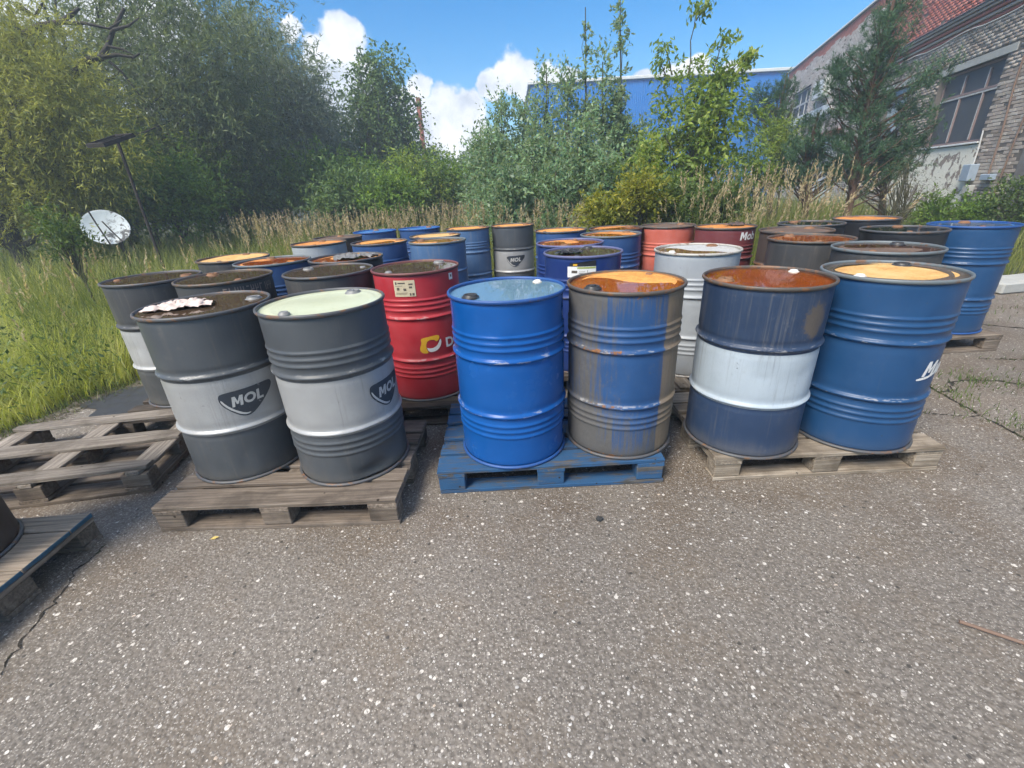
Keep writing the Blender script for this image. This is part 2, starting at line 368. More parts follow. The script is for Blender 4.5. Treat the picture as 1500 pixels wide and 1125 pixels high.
# bricks
plaster_zones = [(1.15, 4.6, -.05, 2.03), (-2.2, -.62, -.05, 3.4), (4.9, 6.0, -.05, 1.9)]
BL, BH, PL, PH = .25, .072, .262, .0845
rows = {'tan': [], 'red': [], 'pale': []}; singles = []
rb = np.random.RandomState(5)
nz = int(ZT / PH)
for k in range(nz):
    z = k * PH + .006
    for j in range(int((S1 - S0) / PL)):
        s = S0 + j * PL + (PL / 2 if k % 2 else 0) + .006
        s1, z1 = s + BL, z + BH
        if s1 > S1: continue
        if s < -3.2 and True:
            if s < -4.5: continue
        if any(s1 > o[0] + .01 and s < o[1] - .01 and z1 > o[2] + .005 and z < o[3] - .005 for o in openings): continue
        if any(s1 > o[0] and s < o[1] and z1 > o[2] and z < o[3] for o in plaster_zones): continue
        if any(s1 > a and s < b and z1 > 3.99 and z < 4.19 for a, b in ((.95, 4.45),)): continue      # lintels
        if s1 > 6.0 and s < 8.2 and z1 > 4.14 and z < 4.36: continue
        edge_red = 5.35 if s < 9.2 else 7.45 + .1 * math.sin(s * 1.7)
        kind = 'red' if z > edge_red else ('pale' if s > 9.2 else 'tan')
        if s < 9.2 and 4.95 < z < 5.4: continue        # cornice courses are built apart
        if rb.rand() < (.025 if z < 3 else .008): continue         # fallen bricks
        pr = .010 + rb.uniform(-.004, .006) - (.012 if rb.rand() < .05 else 0)
        if kind == 'tan' and -.62 <= s < 1.2 and .9 < z < 3.6 and len(singles) < 298: singles.append((s, z, pr))
        else: rows[kind].append((s, z, pr))
def brick_block(name, L, mat):
    A = np.array(L); n = len(A); r = np.random.RandomState(9)
    lo = np.stack([A[:, 0], np.full(n, -.02), A[:, 1]], -1); hi = np.stack([A[:, 0] + BL, A[:, 2], A[:, 1] + BH], -1)
    V = np.stack([np.stack([(lo, hi)[i][:, 0], (lo, hi)[j][:, 1], (lo, hi)[k][:, 2]], -1) for i in (0, 1) for j in (0, 1) for k in (0, 1)], 1)
    V = V + r.uniform(-.004, .004, V.shape)
    F = np.array([[0, 1, 3, 2], [4, 6, 7, 5], [2, 3, 7, 6], [0, 2, 6, 4], [1, 5, 7, 3]])
    o = link(name, mesh_np(name, V.reshape(-1, 3), [(F[None] + 8 * np.arange(n)[:, None, None]).reshape(-1, 4)]), mat, parent=bld); o['kind'] = 'stuff'; return o
brick_block('brickwork', rows['tan'], M_BTAN); brick_block('brickwork', rows['red'], M_BRED)['label'] = 'red painted brickwork above the cornice'; brick_block('brickwork', rows['pale'], M_BPALE)
bvar = [box_mesh('brick', (0, -.02, 0), (BL, .0, BH), .004, .003) for _ in range(4)]
for i, (s, z, pr) in enumerate(singles):
    link('brick', bvar[i % 4], M_BTAN, parent=bld, loc=(s, pr, z))
# cornice courses, coping, lintels, plaster
for k, (z, pr) in enumerate([(4.96, .05), (5.05, .10), (5.14, .15), (5.23, .20), (5.32, .24)]):
    link('cornice_course', box_mesh('cornice_course', (S0, -.02, z + .012), (9.2, pr, z + .078), .006), M_BRED if k in (0, 2) else M_BTAN, parent=bld)
link('cornice_flashing', box_mesh('cornice_flashing', (S0, -.02, 5.402), (9.25, .28, 5.43), .004), simple('dark_sheet_metal', (.06, .062, .07), .5), parent=bld)
link('coping', box_mesh('coping', (S0 - .05, -.35, ZT + .005), (S1 + .06, .09, ZT + .09), .01), M_WHITE, parent=bld)
link('lintel', box_mesh('lintel', (.95, -.1, 4.0), (4.45, .025, 4.185), .008), M_CONC, parent=bld)
link('lintel', box_mesh('lintel', (6.0, -.1, 4.155), (8.2, .025, 4.36), .008), M_CONC, parent=bld)
link('window_ledge', box_mesh('window_ledge', (14.4, -.02, 4.3), (25.3, .12, 4.72), .01), M_WHITE, parent=bld, label='long white ledge under the far window')
link('plaster', box_mesh('plaster', (1.15, -.02, -.05), (4.6, .03, 1.99), .01), M_PLAST, parent=bld, label='cream plaster flaking off below the large window')
link('plaster', box_mesh('plaster', (-2.2, -.02, -.05), (-.62, .026, 3.4), .01), M_RENDER, parent=bld)
link('plaster', box_mesh('plaster', (4.9, -.02, -.05), (6.0, .026, 1.9), .01), M_PLAST, parent=bld)
def window(o, mull, trans, fm, sillm=M_WHITE, glassm=M_GLASS):
    a, b, c, d = o; wn = link('window', box_mesh('window_frame_bottom', (a, -.2, c), (b, -.13, c + .06), .004), fm, parent=bld)
    def bar(lo, hi, m=fm): link('frame', box_mesh('frame', lo, hi, .004), m, parent=wn)
    bar((a, -.2, d - .06), (b, -.13, d)); bar((a, -.2, c + .061), (a + .06, -.13, d - .061)); bar((b - .06, -.2, c + .061), (b, -.13, d - .061))
    xs = [a + .06] + mull + [b - .06]; zz = [c + .061] + trans + [d - .061]
    for t in trans:
        bar((a + .061, -.19, t - .04), (b - .061, -.12, t + .02)); bar((a + .061, -.185, t - .085), (b - .061, -.125, t - .042), M_FRAMEW)
    for i, x in enumerate(mull):
        for z0, z1 in zip(zz[:-1], zz[1:]):
            bar((x - .035, -.188, z0 + .022), (x, -.128, z1 - .088)); bar((x + .001, -.186, z0 + .022), (x + .03, -.126, z1 - .088), M_FRAMEW)
    for x0, x1 in zip(xs[:-1], xs[1:]):
        for z0, z1 in zip(zz[:-1], zz[1:]): link('pane', box_mesh('pane', (x0 - .02, -.172, z0 - .02), (x1 + .02, -.165, z1 + .02)), glassm, parent=wn)
    link('sill', box_mesh('sill', (a - .1, -.2, c - .05), (b + .08, .09, c - .005), .006), sillm, parent=wn)
window(openings[0], [2.07, 3.15], [3.37], M_FRAME)
window(openings[2], [20.4, 21.6], [5.5], M_FRAMEW); window(openings[3], [9.6], [], M_FRAMEW, M_FRAMEW); window(openings[4], [-4.2, -3.2], [3.37], M_FRAME)
# glass block window behind the pine
gb = link('window', box_mesh('window_grid_back', (6.25, -.22, 2.6), (8.0, -.2, 4.15)), M_GLASS, parent=bld, label='glass block window half hidden by the pine')
M_GBLK = simple('glass_block', (.32, .37, .38), .12, var=.35, sc=40)
gbm = box_mesh('pane', (0, -.2, 0), (.165, -.13, .165), .012)
for i in range(10):
    for j in range(9):
        if rb.rand() > .08: link('pane', gbm, M_GBLK, parent=gb, loc=(6.255 + i * .1745, 0, 2.605 + j * .172))
# air conditioner case, door panel with red trim, boxes, cables
link('wall_cabinet', box_mesh('wall_cabinet', (15.3, -.02, 5.15), (17.2, .35, 5.95), .03), M_WHITE, parent=bld)
link('door', box_mesh('door', (12.1, -.02, .1), (14.6, .06, 3.1), .01), M_WHITE, parent=bld); link('door_trim', box_mesh('door_trim', (11.9, -.02, 3.14), (15.2, .3, 3.34), .02), M_REDTRIM, parent=bld)
link('electric_box', box_mesh('electric_box', (.82, -.0, 1.08), (1.2, .2, 1.5), .02), M_BOX, parent=bld); link('electric_box', box_mesh('electric_box', (0.0, 0, 1.1), (.42, .14, 1.25), .015), M_BOX, parent=bld); link('electric_box', box_mesh('electric_box', (.72, 0, .72), (1.0, .14, .98), .015), M_CONC, parent=bld)
def cable(pts, r, m, name='cable', parent=bld, seg=6):
    V, F = tube_np(pts, r, seg); return link(name, mesh_np(name, V, [F]), m, parent=parent, smooth=True)
cable([(.55, .05, 4.6), (.5, .05, 3.2), (.33, .05, 2.2), (.28, .05, 1.25)], .022, M_PIPE, 'conduit'); cable([(1.12, .05, 2.3), (1.06, .05, 1.9), (1.03, .06, 1.5)], .02, M_FRAMEW, 'conduit'); cable([(-.3, .05, 3.0), (-.25, .05, 1.8), (-.2, .05, .3)], .02, M_PIPE, 'conduit')
cab = []
for i in range(34):
    s = 9.0 - i * .4; cab.append((s, .28, 4.9 - .07 * abs(math.sin(i * .42)) + rb.uniform(-.012, .012)))
cable(cab, .018, M_CABLE)

# ================================================================== BLUE METAL BUILDING
def m_blue_metal():
    g = newmat('blue_profiled_sheet'); n = g.noise(g.scale(g.obj, (.3, .3, 1)), 3, 4, .6)
    return finish(g, g.mix(n, (.012, .14, .45), (.02, .19, .56)), .5, spec=.4)
M_BLUEM = m_blue_metal()
A = at(777, 125, 40); zt = A[2]
lo_, hi_ = 30, 70
for _ in range(40):
    mid = (lo_ + hi_) / 2
    if at(1175, 103, mid)[2] < zt: lo_ = mid
    else: hi_ = mid
B = at(1175, 103, lo_); dv = B[:2] - A[:2]; LB = np.linalg.norm(dv)
bb = thing('blue_warehouse', 'long blue metal clad warehouse behind the young trees', 'building', (A[0], A[1], 0), math.atan2(dv[1], dv[0]))
npan = int(LB / 1.05)
def ribbed(wd, h):
    xs_ = []; 
    for k in range(7):
        x = k * wd / 7; xs_ += [(x, 0), (x + wd * .05, -.02), (x + wd * .085, -.02), (x + wd * .135, 0)]
    xs_.append((wd, 0)); V = np.array([(x, y, z) for x, y in xs_ for z in (0, h)], float); i = np.arange(len(xs_) - 1) * 2
    return mesh_np('cladding_panel', V, [np.stack([i, i + 2, i + 3, i + 1], -1)])
pm = ribbed(LB / npan - .012, zt)
for k in range(npan): link('cladding_panel', pm, M_BLUEM, parent=bb, loc=(k * LB / npan, -.05 - .004 * (k % 2), 0))
link('wall', box_mesh('warehouse_body', (0, 0, -.05), (LB, 18, zt - .05)), M_BLUEM, parent=bb)
link('roof_edge', box_mesh('roof_edge', (-.2, -.25, zt), (LB + .2, 18.2, zt + .22), .03), M_WHITE, parent=bb)

# ================================================================== SMALLER FAR THINGS
c1 = at(612, 143, 30)
ch = thing('chimney', 'slim rusty chimney pipe rising behind the birch', 'chimney', (c1[0], c1[1], 0))
link('pipe', lathe('pipe', [(.15, 0), (.14, c1[2] * .5), (.13, c1[2])], 16, cap_top=True), M_REDTRIM, parent=ch); link('collar', lathe('collar', [(.13, c1[2] - .35), (.17, c1[2] - .35), (.17, c1[2] - .2), (.13, c1[2] - .2)], 16), M_PIPE, parent=ch)
p0 = at(681, 249, 24)
lp = thing('street_lamp', 'pale distant lamp post with a short arm above the bushes', 'street lamp', (p0[0], p0[1], 0))
cable([(0, 0, 0), (0, 0, p0[2] * .5), (0, 0, p0[2])], .07, M_WHITE, 'post', lp); cable([(0, 0, p0[2]), (-.3, 0, p0[2] + .06), (-.55, 0, p0[2] + .03)], .045, M_WHITE, 'arm', lp)
link('lamp_head', box_mesh('lamp_head', (-1.0, -.12, p0[2] - .03), (-.55, .12, p0[2] + .09), .03), M_WHITE, parent=lp)

# post with tilted frame, left, and the white weathered dish below it
M_RUSTDK = simple('dark_rusted_steel', (.028, .021, .018), .85, sc=25, var=.5)
b0 = at(215, 325, 8.4); t0 = at(178, 208, 8.4)
po = thing('steel_post', 'rusty steel post carrying a tilted dark rectangular frame among the willows', 'post', (b0[0], b0[1], 0))
H_ = t0[2]; cable([(0, 0, 0), (0, 0, H_ * .5), (0, 0, H_)], .024, M_RUSTDK, 'post', po)
fr = bmesh.new()
for lo, hi in (((-1.15, -.55, 0), (-1.07, .55, .09)), ((.3, -.55, 0), (.38, .55, .09)), ((-1.07, -.55, .002), (.3, -.47, .088)), ((-1.07, .47, .002), (.3, .55, .088)), ((-.4, -.47, .004), (-.33, .47, .08))): add_box(fr, lo, hi)
bmesh.ops.recalc_face_normals(fr, faces=fr.faces)
fo = link('frame', bm_mesh('post_frame', fr), M_RUSTDK, parent=po, loc=(-.02, 0, H_)); fo.rotation_euler = (R_(20), R_(3), R_(-30)); fo.scale = (.40, .46, .7)
def m_dish():
    g = newmat('weathered_white_board'); n = g.noise(g.obj, 3.5, 5, .7, dist=1.2); n2 = g.noise(g.obj, 1.2, 3, .6)
    c = g.mix(g.step(n, .47, .55), (.62, .66, .68), (.09, .09, .09)); c = g.mix(g.step(g.sep(g.obj)[0], -.12, .1), (.60, .64, .66), c)
    return finish(g, c, .7)
dp = at(157, 334, 9.5)
di = thing('satellite_dish', 'white round dish with flaking dark patches lying in the tall grass', 'dish', (dp[0], dp[1], 0))
dm = lathe('dish_face', [(.001, 0), (.2, .008), (.4, .03), (.56, .065), (.62, .085), (.63, .08), (.62, .07), (.4, .012), (.2, -.01), (.001, -.018)], 40)
do = link('reflector', dm, m_dish(), parent=di, smooth=True, loc=(0, 0, dp[2])); do.rotation_euler = (R_(66), R_(18), R_(12)); do.scale = (.66, .54, .66)
cable([(-.10, -.16, dp[2] + .33), (-.03, -.17, dp[2] + .07), (.11, -.2, dp[2] - .33)], .014, M_RUSTDK, 'strut', di); cable([(.07, -.14, dp[2] + .13), (.26, -.2, dp[2] - .1), (.4, -.24, dp[2] - .26)], .013, M_RUSTDK, 'strut', di); cable([(0, .15, dp[2]), (0, .25, 0)], .04, M_RUSTDK, 'mast', di)
# pale kerb slab at the right edge
sl = link('concrete_slab', box_mesh('concrete_slab', (-.7, -.2, 0), (1.6, .2, .14), .02, .01), M_CONC, loc=(6.75, 5.55, 0), rotz=R_(8)); tag(sl, 'pale concrete kerb slab on the yard edge behind the blue barrel', 'slab')

# ================================================================== PALLETS
def wood(name, dark, mid, light, blue_edge=False, paint=None, amt=0):
    g = newmat(name); sh = g.vmath('ADD', g.obj, g.vmath('SCALE', (1.0, .7, .3), scale=g.math('MULTIPLY', g.rnd, 40)))
    gr = g.noise(g.scale(sh, (2.2, 55, 55)), 1, 5, .62, dist=.6); bl = g.noise(sh, 5, 4, .6); fi = g.noise(g.scale(sh, (6, 260, 260)), 1, 3, .6)
    c = g.ramp(g.math('ADD', g.math('MULTIPLY', gr, .7), g.math('MULTIPLY', fi, .3)), [(.3, dark), (.5, mid), (.68, light)])
    c = g.mix(g.math('MULTIPLY', g.step(bl, .48, .68), .6), c, dark)
    hv = g.n('ShaderNodeHueSaturation'); g.put(hv.inputs['Color'], c); g.put(hv.inputs['Value'], g.math('MULTIPLY_ADD', g.rnd, .45, .78)); c = hv.outputs[0]
    if paint:
        wear = g.noise(g.scale(sh, (4, 9, 9)), 1, 6, .7); w2 = g.noise(g.scale(sh, (5, 60, 60)), 1, 4, .6)
        m = g.step(g.math('ADD', g.math('MULTIPLY', wear, .6), g.math('MULTIPLY', w2, .4)), .46 - amt, .58 - amt)
        pc = g.mix(bl, tuple(k * .55 for k in paint), paint); c = g.mix(m, c, pc)
    if blue_edge:
        x = g.sep(g.obj)[0]; c = g.mix(g.step(x, .5965, .5985), c, g.mix(gr, (.02, .055, .1), (.05, .13, .2)))
    h = g.math('ADD', g.math('MULTIPLY', gr, .6), g.math('MULTIPLY', fi, .4))
    # nail heads / knots as small dark spots
    v = g.vor(g.scale(sh, (9, 9, 9)), 1); c = g.mix(g.step(v, .075, .05), c, (.02, .014, .01))
    return finish(g, c, .88, normal=g.bump(h, .55, .006), spec=.3)
M_WBROWN = wood('grey_brown_wood', (.05, .04, .032), (.15, .12, .095), (.27, .225, .18))
M_WDARK = wood('oily_dark_wood', (.025, .02, .016), (.07, .056, .044), (.13, .105, .085))
M_WPALE = wood('weathered_pale_wood', (.09, .07, .05), (.23, .19, .145), (.40, .35, .29))
M_WGREY = wood('dry_grey_wood', (.08, .065, .05), (.21, .18, .15), (.36, .32, .275))
M_WBLUE = wood('blue_painted_wood', (.03, .03, .03), (.09, .085, .08), (.16, .15, .14), paint=(.03, .10, .22), amt=.05)
M_WEDGE = wood('wood_with_blue_end', (.10, .08, .06), (.25, .20, .15), (.40, .33, .26), blue_edge=True)
def plank_mesh(L, Wd, T, seed, chamfer=0):
    """plank along X centred on origin, bottom at z=0, slightly uneven"""
    r = np.random.RandomState(seed); n = 7; bm = bmesh.new(); rings = []
    warp = r.uniform(-.0025, .0025); 
    for i in range(n):
        x = -L / 2 + L * i / (n - 1); e = r.uniform(-.0022, .0022, 4); q = warp * math.cos(3.1 * x / L)
        ca = chamfer if i in (0, n - 1) else 0
        rings.append([bm.verts.new((x + (r.uniform(-.004, .004) if i in (0, n - 1) else 0), y, z)) for y, z in ((-Wd / 2 + e[0] + ca, q), (Wd / 2 + e[1] - ca, q), (Wd / 2 + e[1] - ca, T + q + e[2] * .5), (-Wd / 2 + e[0] + ca, T + q + e[3] * .5))])
    for a, b in zip(rings[:-1], rings[1:]):
        for k in range(4): bm.faces.new((a[k], a[(k + 1) % 4], b[(k + 1) % 4], b[k]))
    bm.faces.new(rings[0][::-1]); bm.faces.new(rings[-1])
    bmesh.ops.recalc_face_normals(bm, faces=bm.faces)
    bmesh.ops.bevel(bm, geom=[e for e in bm.edges if len(e.link_faces) == 2 and e.calc_face_angle(0) > .6], offset=.0025, segments=1, affect='EDGES')
    return bm_mesh('plank', bm)
PM = {}
def plank(L, Wd, T, var, ch=0):
    k = (L, Wd, T, var, ch)
    if k not in PM: PM[k] = plank_mesh(L, Wd, T, int(L * 1000 + Wd * 317 + T * 77 + var * 13) % 9999, ch)
    return PM[k]
BLK = [box_mesh('block', (-.07, -.0475, 0), (.07, .0475, .078), .004, .002) for _ in range(3)]
BLKW = [box_mesh('block', (-.07, -.07, 0), (.07, .07, .078), .004, .002) for _ in range(3)]
def pallet(label, x, y, rz, mat, mat2=None, flip=False, solid=False, seed=0, group=None):
    t = thing('pallet', label, 'pallet', (x, y, 0.001), rz, group); mat2 = mat2 or mat; r = random.Random(seed)
    def pl(name, m, Ls, Wd, T, loc, along_y=False, ch=0):
        o = link(name, plank(Ls, Wd, T, r.randrange(4), ch), m, parent=t, loc=loc); o.rotation_euler = (0, 0, (math.pi / 2 if along_y else 0) + r.uniform(-.006, .006)); return o
    boards = [(-.3275, .145), (-.18, .1), (0, .145), (.18, .1), (.3275, .145)]
    if solid: boards = [(-.345, .11), (-.232, .11), (-.118, .112), (-.004, .11), (.11, .112), (.225, .11), (.342, .115)]
    if not flip:
        for yy, ww in ((-.35, .1), (0, .145), (.35, .1)): pl('bottom_board', mat2, 1.2, ww, .022, (0, yy, 0))
        for i, xx in enumerate((-.5275, 0, .5275)):
            for yy in (-.35, 0, .35):
                o = link('block', (BLKW if yy == 0 else BLK)[r.randrange(3)], mat2, parent=t, loc=(xx + r.uniform(-.004, .004), yy + r.uniform(-.003, .003), .0235)); 
            pl('cross_board', mat2, .8, .145, .0215, (xx, 0, .102), True)
        for yy, ww in boards: pl('deck_board', mat, 1.2, ww, .0215, (0, yy + r.uniform(-.004, .004), .1245))
    else:
        for yy, ww in boards: pl('deck_board', mat2, 1.2, ww, .0215, (0, yy, 0))
        for xx in (-.5275, 0, .5275):
            pl('cross_board', mat2, .8, .145, .0215, (xx, 0, .0225), True)
            for yy in (-.35, 0, .35): link('block', (BLKW if yy == 0 else BLK)[r.randrange(3)], mat2, parent=t, loc=(xx, yy, .045))
            pl('skid_board', mat, .8, .125, .0205, (xx, 0, .1235), True, .03)
        for yy, ww in ((-.345, .11), (0, .135), (.345, .11)): pl('skid_board', mat, 1.2, ww, .021, (0, yy, .1445), False, .025)
    return t
pallet('dark grey brown pallet under the two front grey and silver barrels', -1.175, 2.11, R_(-1.5), M_WBROWN, M_WBROWN, seed=1)
pallet('blue painted pallet under the bright blue and rusty blue barrels', .18, 2.315, R_(.5), M_WBLUE, M_WBLUE, seed=2)
pallet('pale weathered pallet under the navy white barrel and the lettered blue barrel', 1.645, 2.305, R_(0), M_WPALE, M_WPALE, seed=3)
pallet('empty upturned pallet with open slats beside the grass on the left', -2.71, 2.38, R_(8), M_WGREY, M_WBROWN, flip=True, seed=4)
pallet('closed board pallet with a blue painted edge, cut off by the left picture edge', -2.648, 1.30, R_(1.5), M_WEDGE, M_WBROWN, solid=True, seed=5)
pallet('dark pallet under the red barrel and the barrel with olive water', -.91, 3.08, 0, M_WDARK, seed=6)
pallet('dark pallet under the rearmost barrels next to the grass verge', -2.19, 3.12, R_(4), M_WDARK, seed=7)
G2 = 'pallets hidden under the rear barrels'
HL = ['the barrel with the dry bright orange lid', 'the black barrel with the shredded bag', 'the pale blue barrel behind the red one', 'the light grey barrel at the back left', 'the pair of dark blue barrels at the back left', 'the far silver banded barrel', 'the back row blue barrels left of the orange red one', 'the two ultramarine barrels', 'the blue barrel in front of the back row', 'the orange red and maroon barrels', 'the dark grey barrels behind the navy white one', 'the black barrel with the white label', 'the black barrel at the far right back']
for i, (x, y, a, m) in enumerate([(-2.17, 3.98, 2, M_WDARK), (-.95, 3.95, -1, M_WDARK), (-1.02, 5.05, 1, M_WBROWN), (-2.15, 5.42, 90, M_WDARK), (-1.5, 6.58, 3, M_WBROWN), (-.19, 6.42, 0, M_WBROWN), (.9, 5.36, 1, M_WDARK), (.6, 3.69, 90, M_WDARK), (1.2, 4.52, 0, M_WBROWN), (2.2, 5.16, 91, M_WDARK), (2.42, 3.46, 90, M_WDARK), (3.06, 4.70, 1, M_WBROWN), (4.28, 4.92, 0, M_WBROWN)]):
    pallet('worn pallet hidden beneath ' + HL[i], x, y, R_(a), m, seed=20 + i, group=G2)
pallet('pale pallet under the light grey barrel, seen between the front pallets', 1.42, 3.38, R_(90), M_WPALE, seed=8)
pallet('brown pallet under the tall blue barrel at the right picture edge', 3.61, 3.885, R_(1), M_WBROWN, seed=9)

# ================================================================== BARRELS
RB, HB = .284, .88
def hoopf(z, c, hw, amp):
    t = np.clip(np.abs(z - c) / hw, 0, 1); return amp * np.cos(t * np.pi / 2) ** 2
def body_prof(bead):
    z = np.unique(np.concatenate([[.012, .02, .03], np.linspace(.04, .85, 60), np.linspace(.28, .32, 14), np.linspace(.57, .61, 14), np.linspace(.17, .28, 30), np.linspace(.61, .74, 34), [.855, .862, .868]]))
    r = np.full_like(z, RB) + hoopf(z, .30, .017, .0105) + hoopf(z, .592, .017, .0105)
    r -= .0025 * np.exp(-((z - .328) / .012) ** 2) + .0025 * np.exp(-((z - .272) / .012) ** 2) + .0025 * np.exp(-((z - .62) / .012) ** 2) + .0025 * np.exp(-((z - .564) / .012) ** 2)
    if bead:
        for c in (.182, .214, .246): r += hoopf(z, c, .0135, .0052)
        for c in (.646, .678, .71): r += hoopf(z, c, .0135, .0052)
    r -= .004 * np.clip((.03 - z) / .018, 0, 1) + .003 * np.clip((z - .85) / .018, 0, 1)
    return np.stack([r, z], -1)
def bumps(seed, amp):
    r = np.random.RandomState(seed); K = [(r.randint(1, 6), r.uniform(0, 6.28), r.uniform(2, 9), r.uniform(0, 6.28)) for _ in range(7)]
    D_ = [(r.uniform(-3.1, 3.1), r.uniform(.06, .82), r.uniform(.06, .2), r.uniform(.03, .08), r.uniform(.001, .0055)) for _ in range(10)]
    def f(th, z):
        o = 0 * th
        for k, a, q, b in K: o = o + amp / 4 * np.sin(k * th + a) * np.sin(q * z + b)
        for t, zz, wt, wz, d in D_:
            dt = (th - t + np.pi) % (2 * np.pi) - np.pi; o = o - d * np.exp(-(dt / wt) ** 2 - ((z - zz) / wz) ** 2)
        return o
    return f
def dentf(base, dents):
    def f(th, z):
        o = base(th, z)
        for t, zz, wt, wz, d in dents:
            dt = (th - t + np.pi) % (2 * np.pi) - np.pi; o = o - d * np.exp(-(dt / wt) ** 2 - ((z - zz) / wz) ** 2)
        return o
    return f
BODY = {}
for bead in (0, 1):
    for v in range(3): BODY[(bead, v)] = lathe('body', body_prof(bead), 80, cap_bot=True, fn=bumps(40 + v + 10 * bead, .0038))
BODY['mol2'] = lathe('body', body_prof(1), 110, cap_bot=True, fn=dentf(bumps(70, .002), [(R_(-52), .05, .30, .045, .030), (R_(-60), .09, .12, .015, -.006), (R_(-30), .13, .25, .05, .012)]))
BODY['molL'] = lathe('body', body_prof(0), 110, cap_bot=True, fn=dentf(bumps(71, .002), [(R_(-30), .72, .03, .012, .004)]))
RIM = lathe('rim', [(.279, .858), (.2815, .866), (.2815, .878), (.284, .8845), (.289, .8865), (.2935, .8845), (.2955, .879), (.2945, .872), (.291, .868), (.2845, .8655)], 80, fn=bumps(5, .0012))
RIMB = lathe('rim', [(.2845, .016), (.291, .014), (.2945, .010), (.2945, .004), (.290, .0005), (.280, .001)], 80)
for m_ in list(BODY.values()) + [RIM, RIMB]: m_.polygons.foreach_set('use_smooth', np.ones(len(m_.polygons), bool))
def lid_mesh(seed, tx, ty, amp=.0025):
    r = np.random.RandomState(seed); K = [(r.uniform(4, 26) * math.cos(q), r.uniform(4, 26) * math.sin(q), r.uniform(0, 6.28), r.uniform(.4, 1)) for q in r.uniform(0, 6.28, 9)]
    nr, ns = 24, 56; V = [(0, 0, 0)]
    for i in range(1, nr + 1):
        rr = .2825 * i / nr
        for j in range(ns): V.append((rr * math.cos(6.28319 * j / ns), rr * math.sin(6.28319 * j / ns), 0))
    V = np.array(V); h = sum(a * np.sin(kx * V[:, 0] + ky * V[:, 1] + p) for kx, ky, p, a in K) * amp / 2.4
    rad = np.hypot(V[:, 0], V[:, 1]); V[:, 2] = .872 + h + tx * V[:, 0] + ty * V[:, 1] - .003 * np.exp(-((rad - .262) / .012) ** 2) + .0022 * np.exp(-((rad - .235) / .008) ** 2)
    F3 = np.array([(0, 1 + j, 1 + (j + 1) % ns) for j in range(ns)]); F4 = []
    for i in range(nr - 1):
        for j in range(ns):
            a, b = 1 + i * ns + j, 1 + i * ns + (j + 1) % ns; F4.append((a, a + ns, b + ns, b))
    return mesh_np('lid', V, [F3, np.array(F4)])
WATER = lathe('water', [(.2812, 0), (.2, 0), (.1, 0), (.001, 0)], 64)
BUNG_L = lathe('bung', [(.043, -.006), (.041, .002), (.033, .003), (.033, .010), (.031, .012), (.027, .012), (.024, .005), (.001, .005)], 24)
BUNG_S = lathe('bung', [(.026, -.006), (.025, .002), (.019, .003), (.018, .009), (.015, .010), (.012, .006), (.001, .006)], 20)
BAR_ = box_mesh('bung_grip', (-.02, -.0035, .004), (.02, .0035, .013), .001)

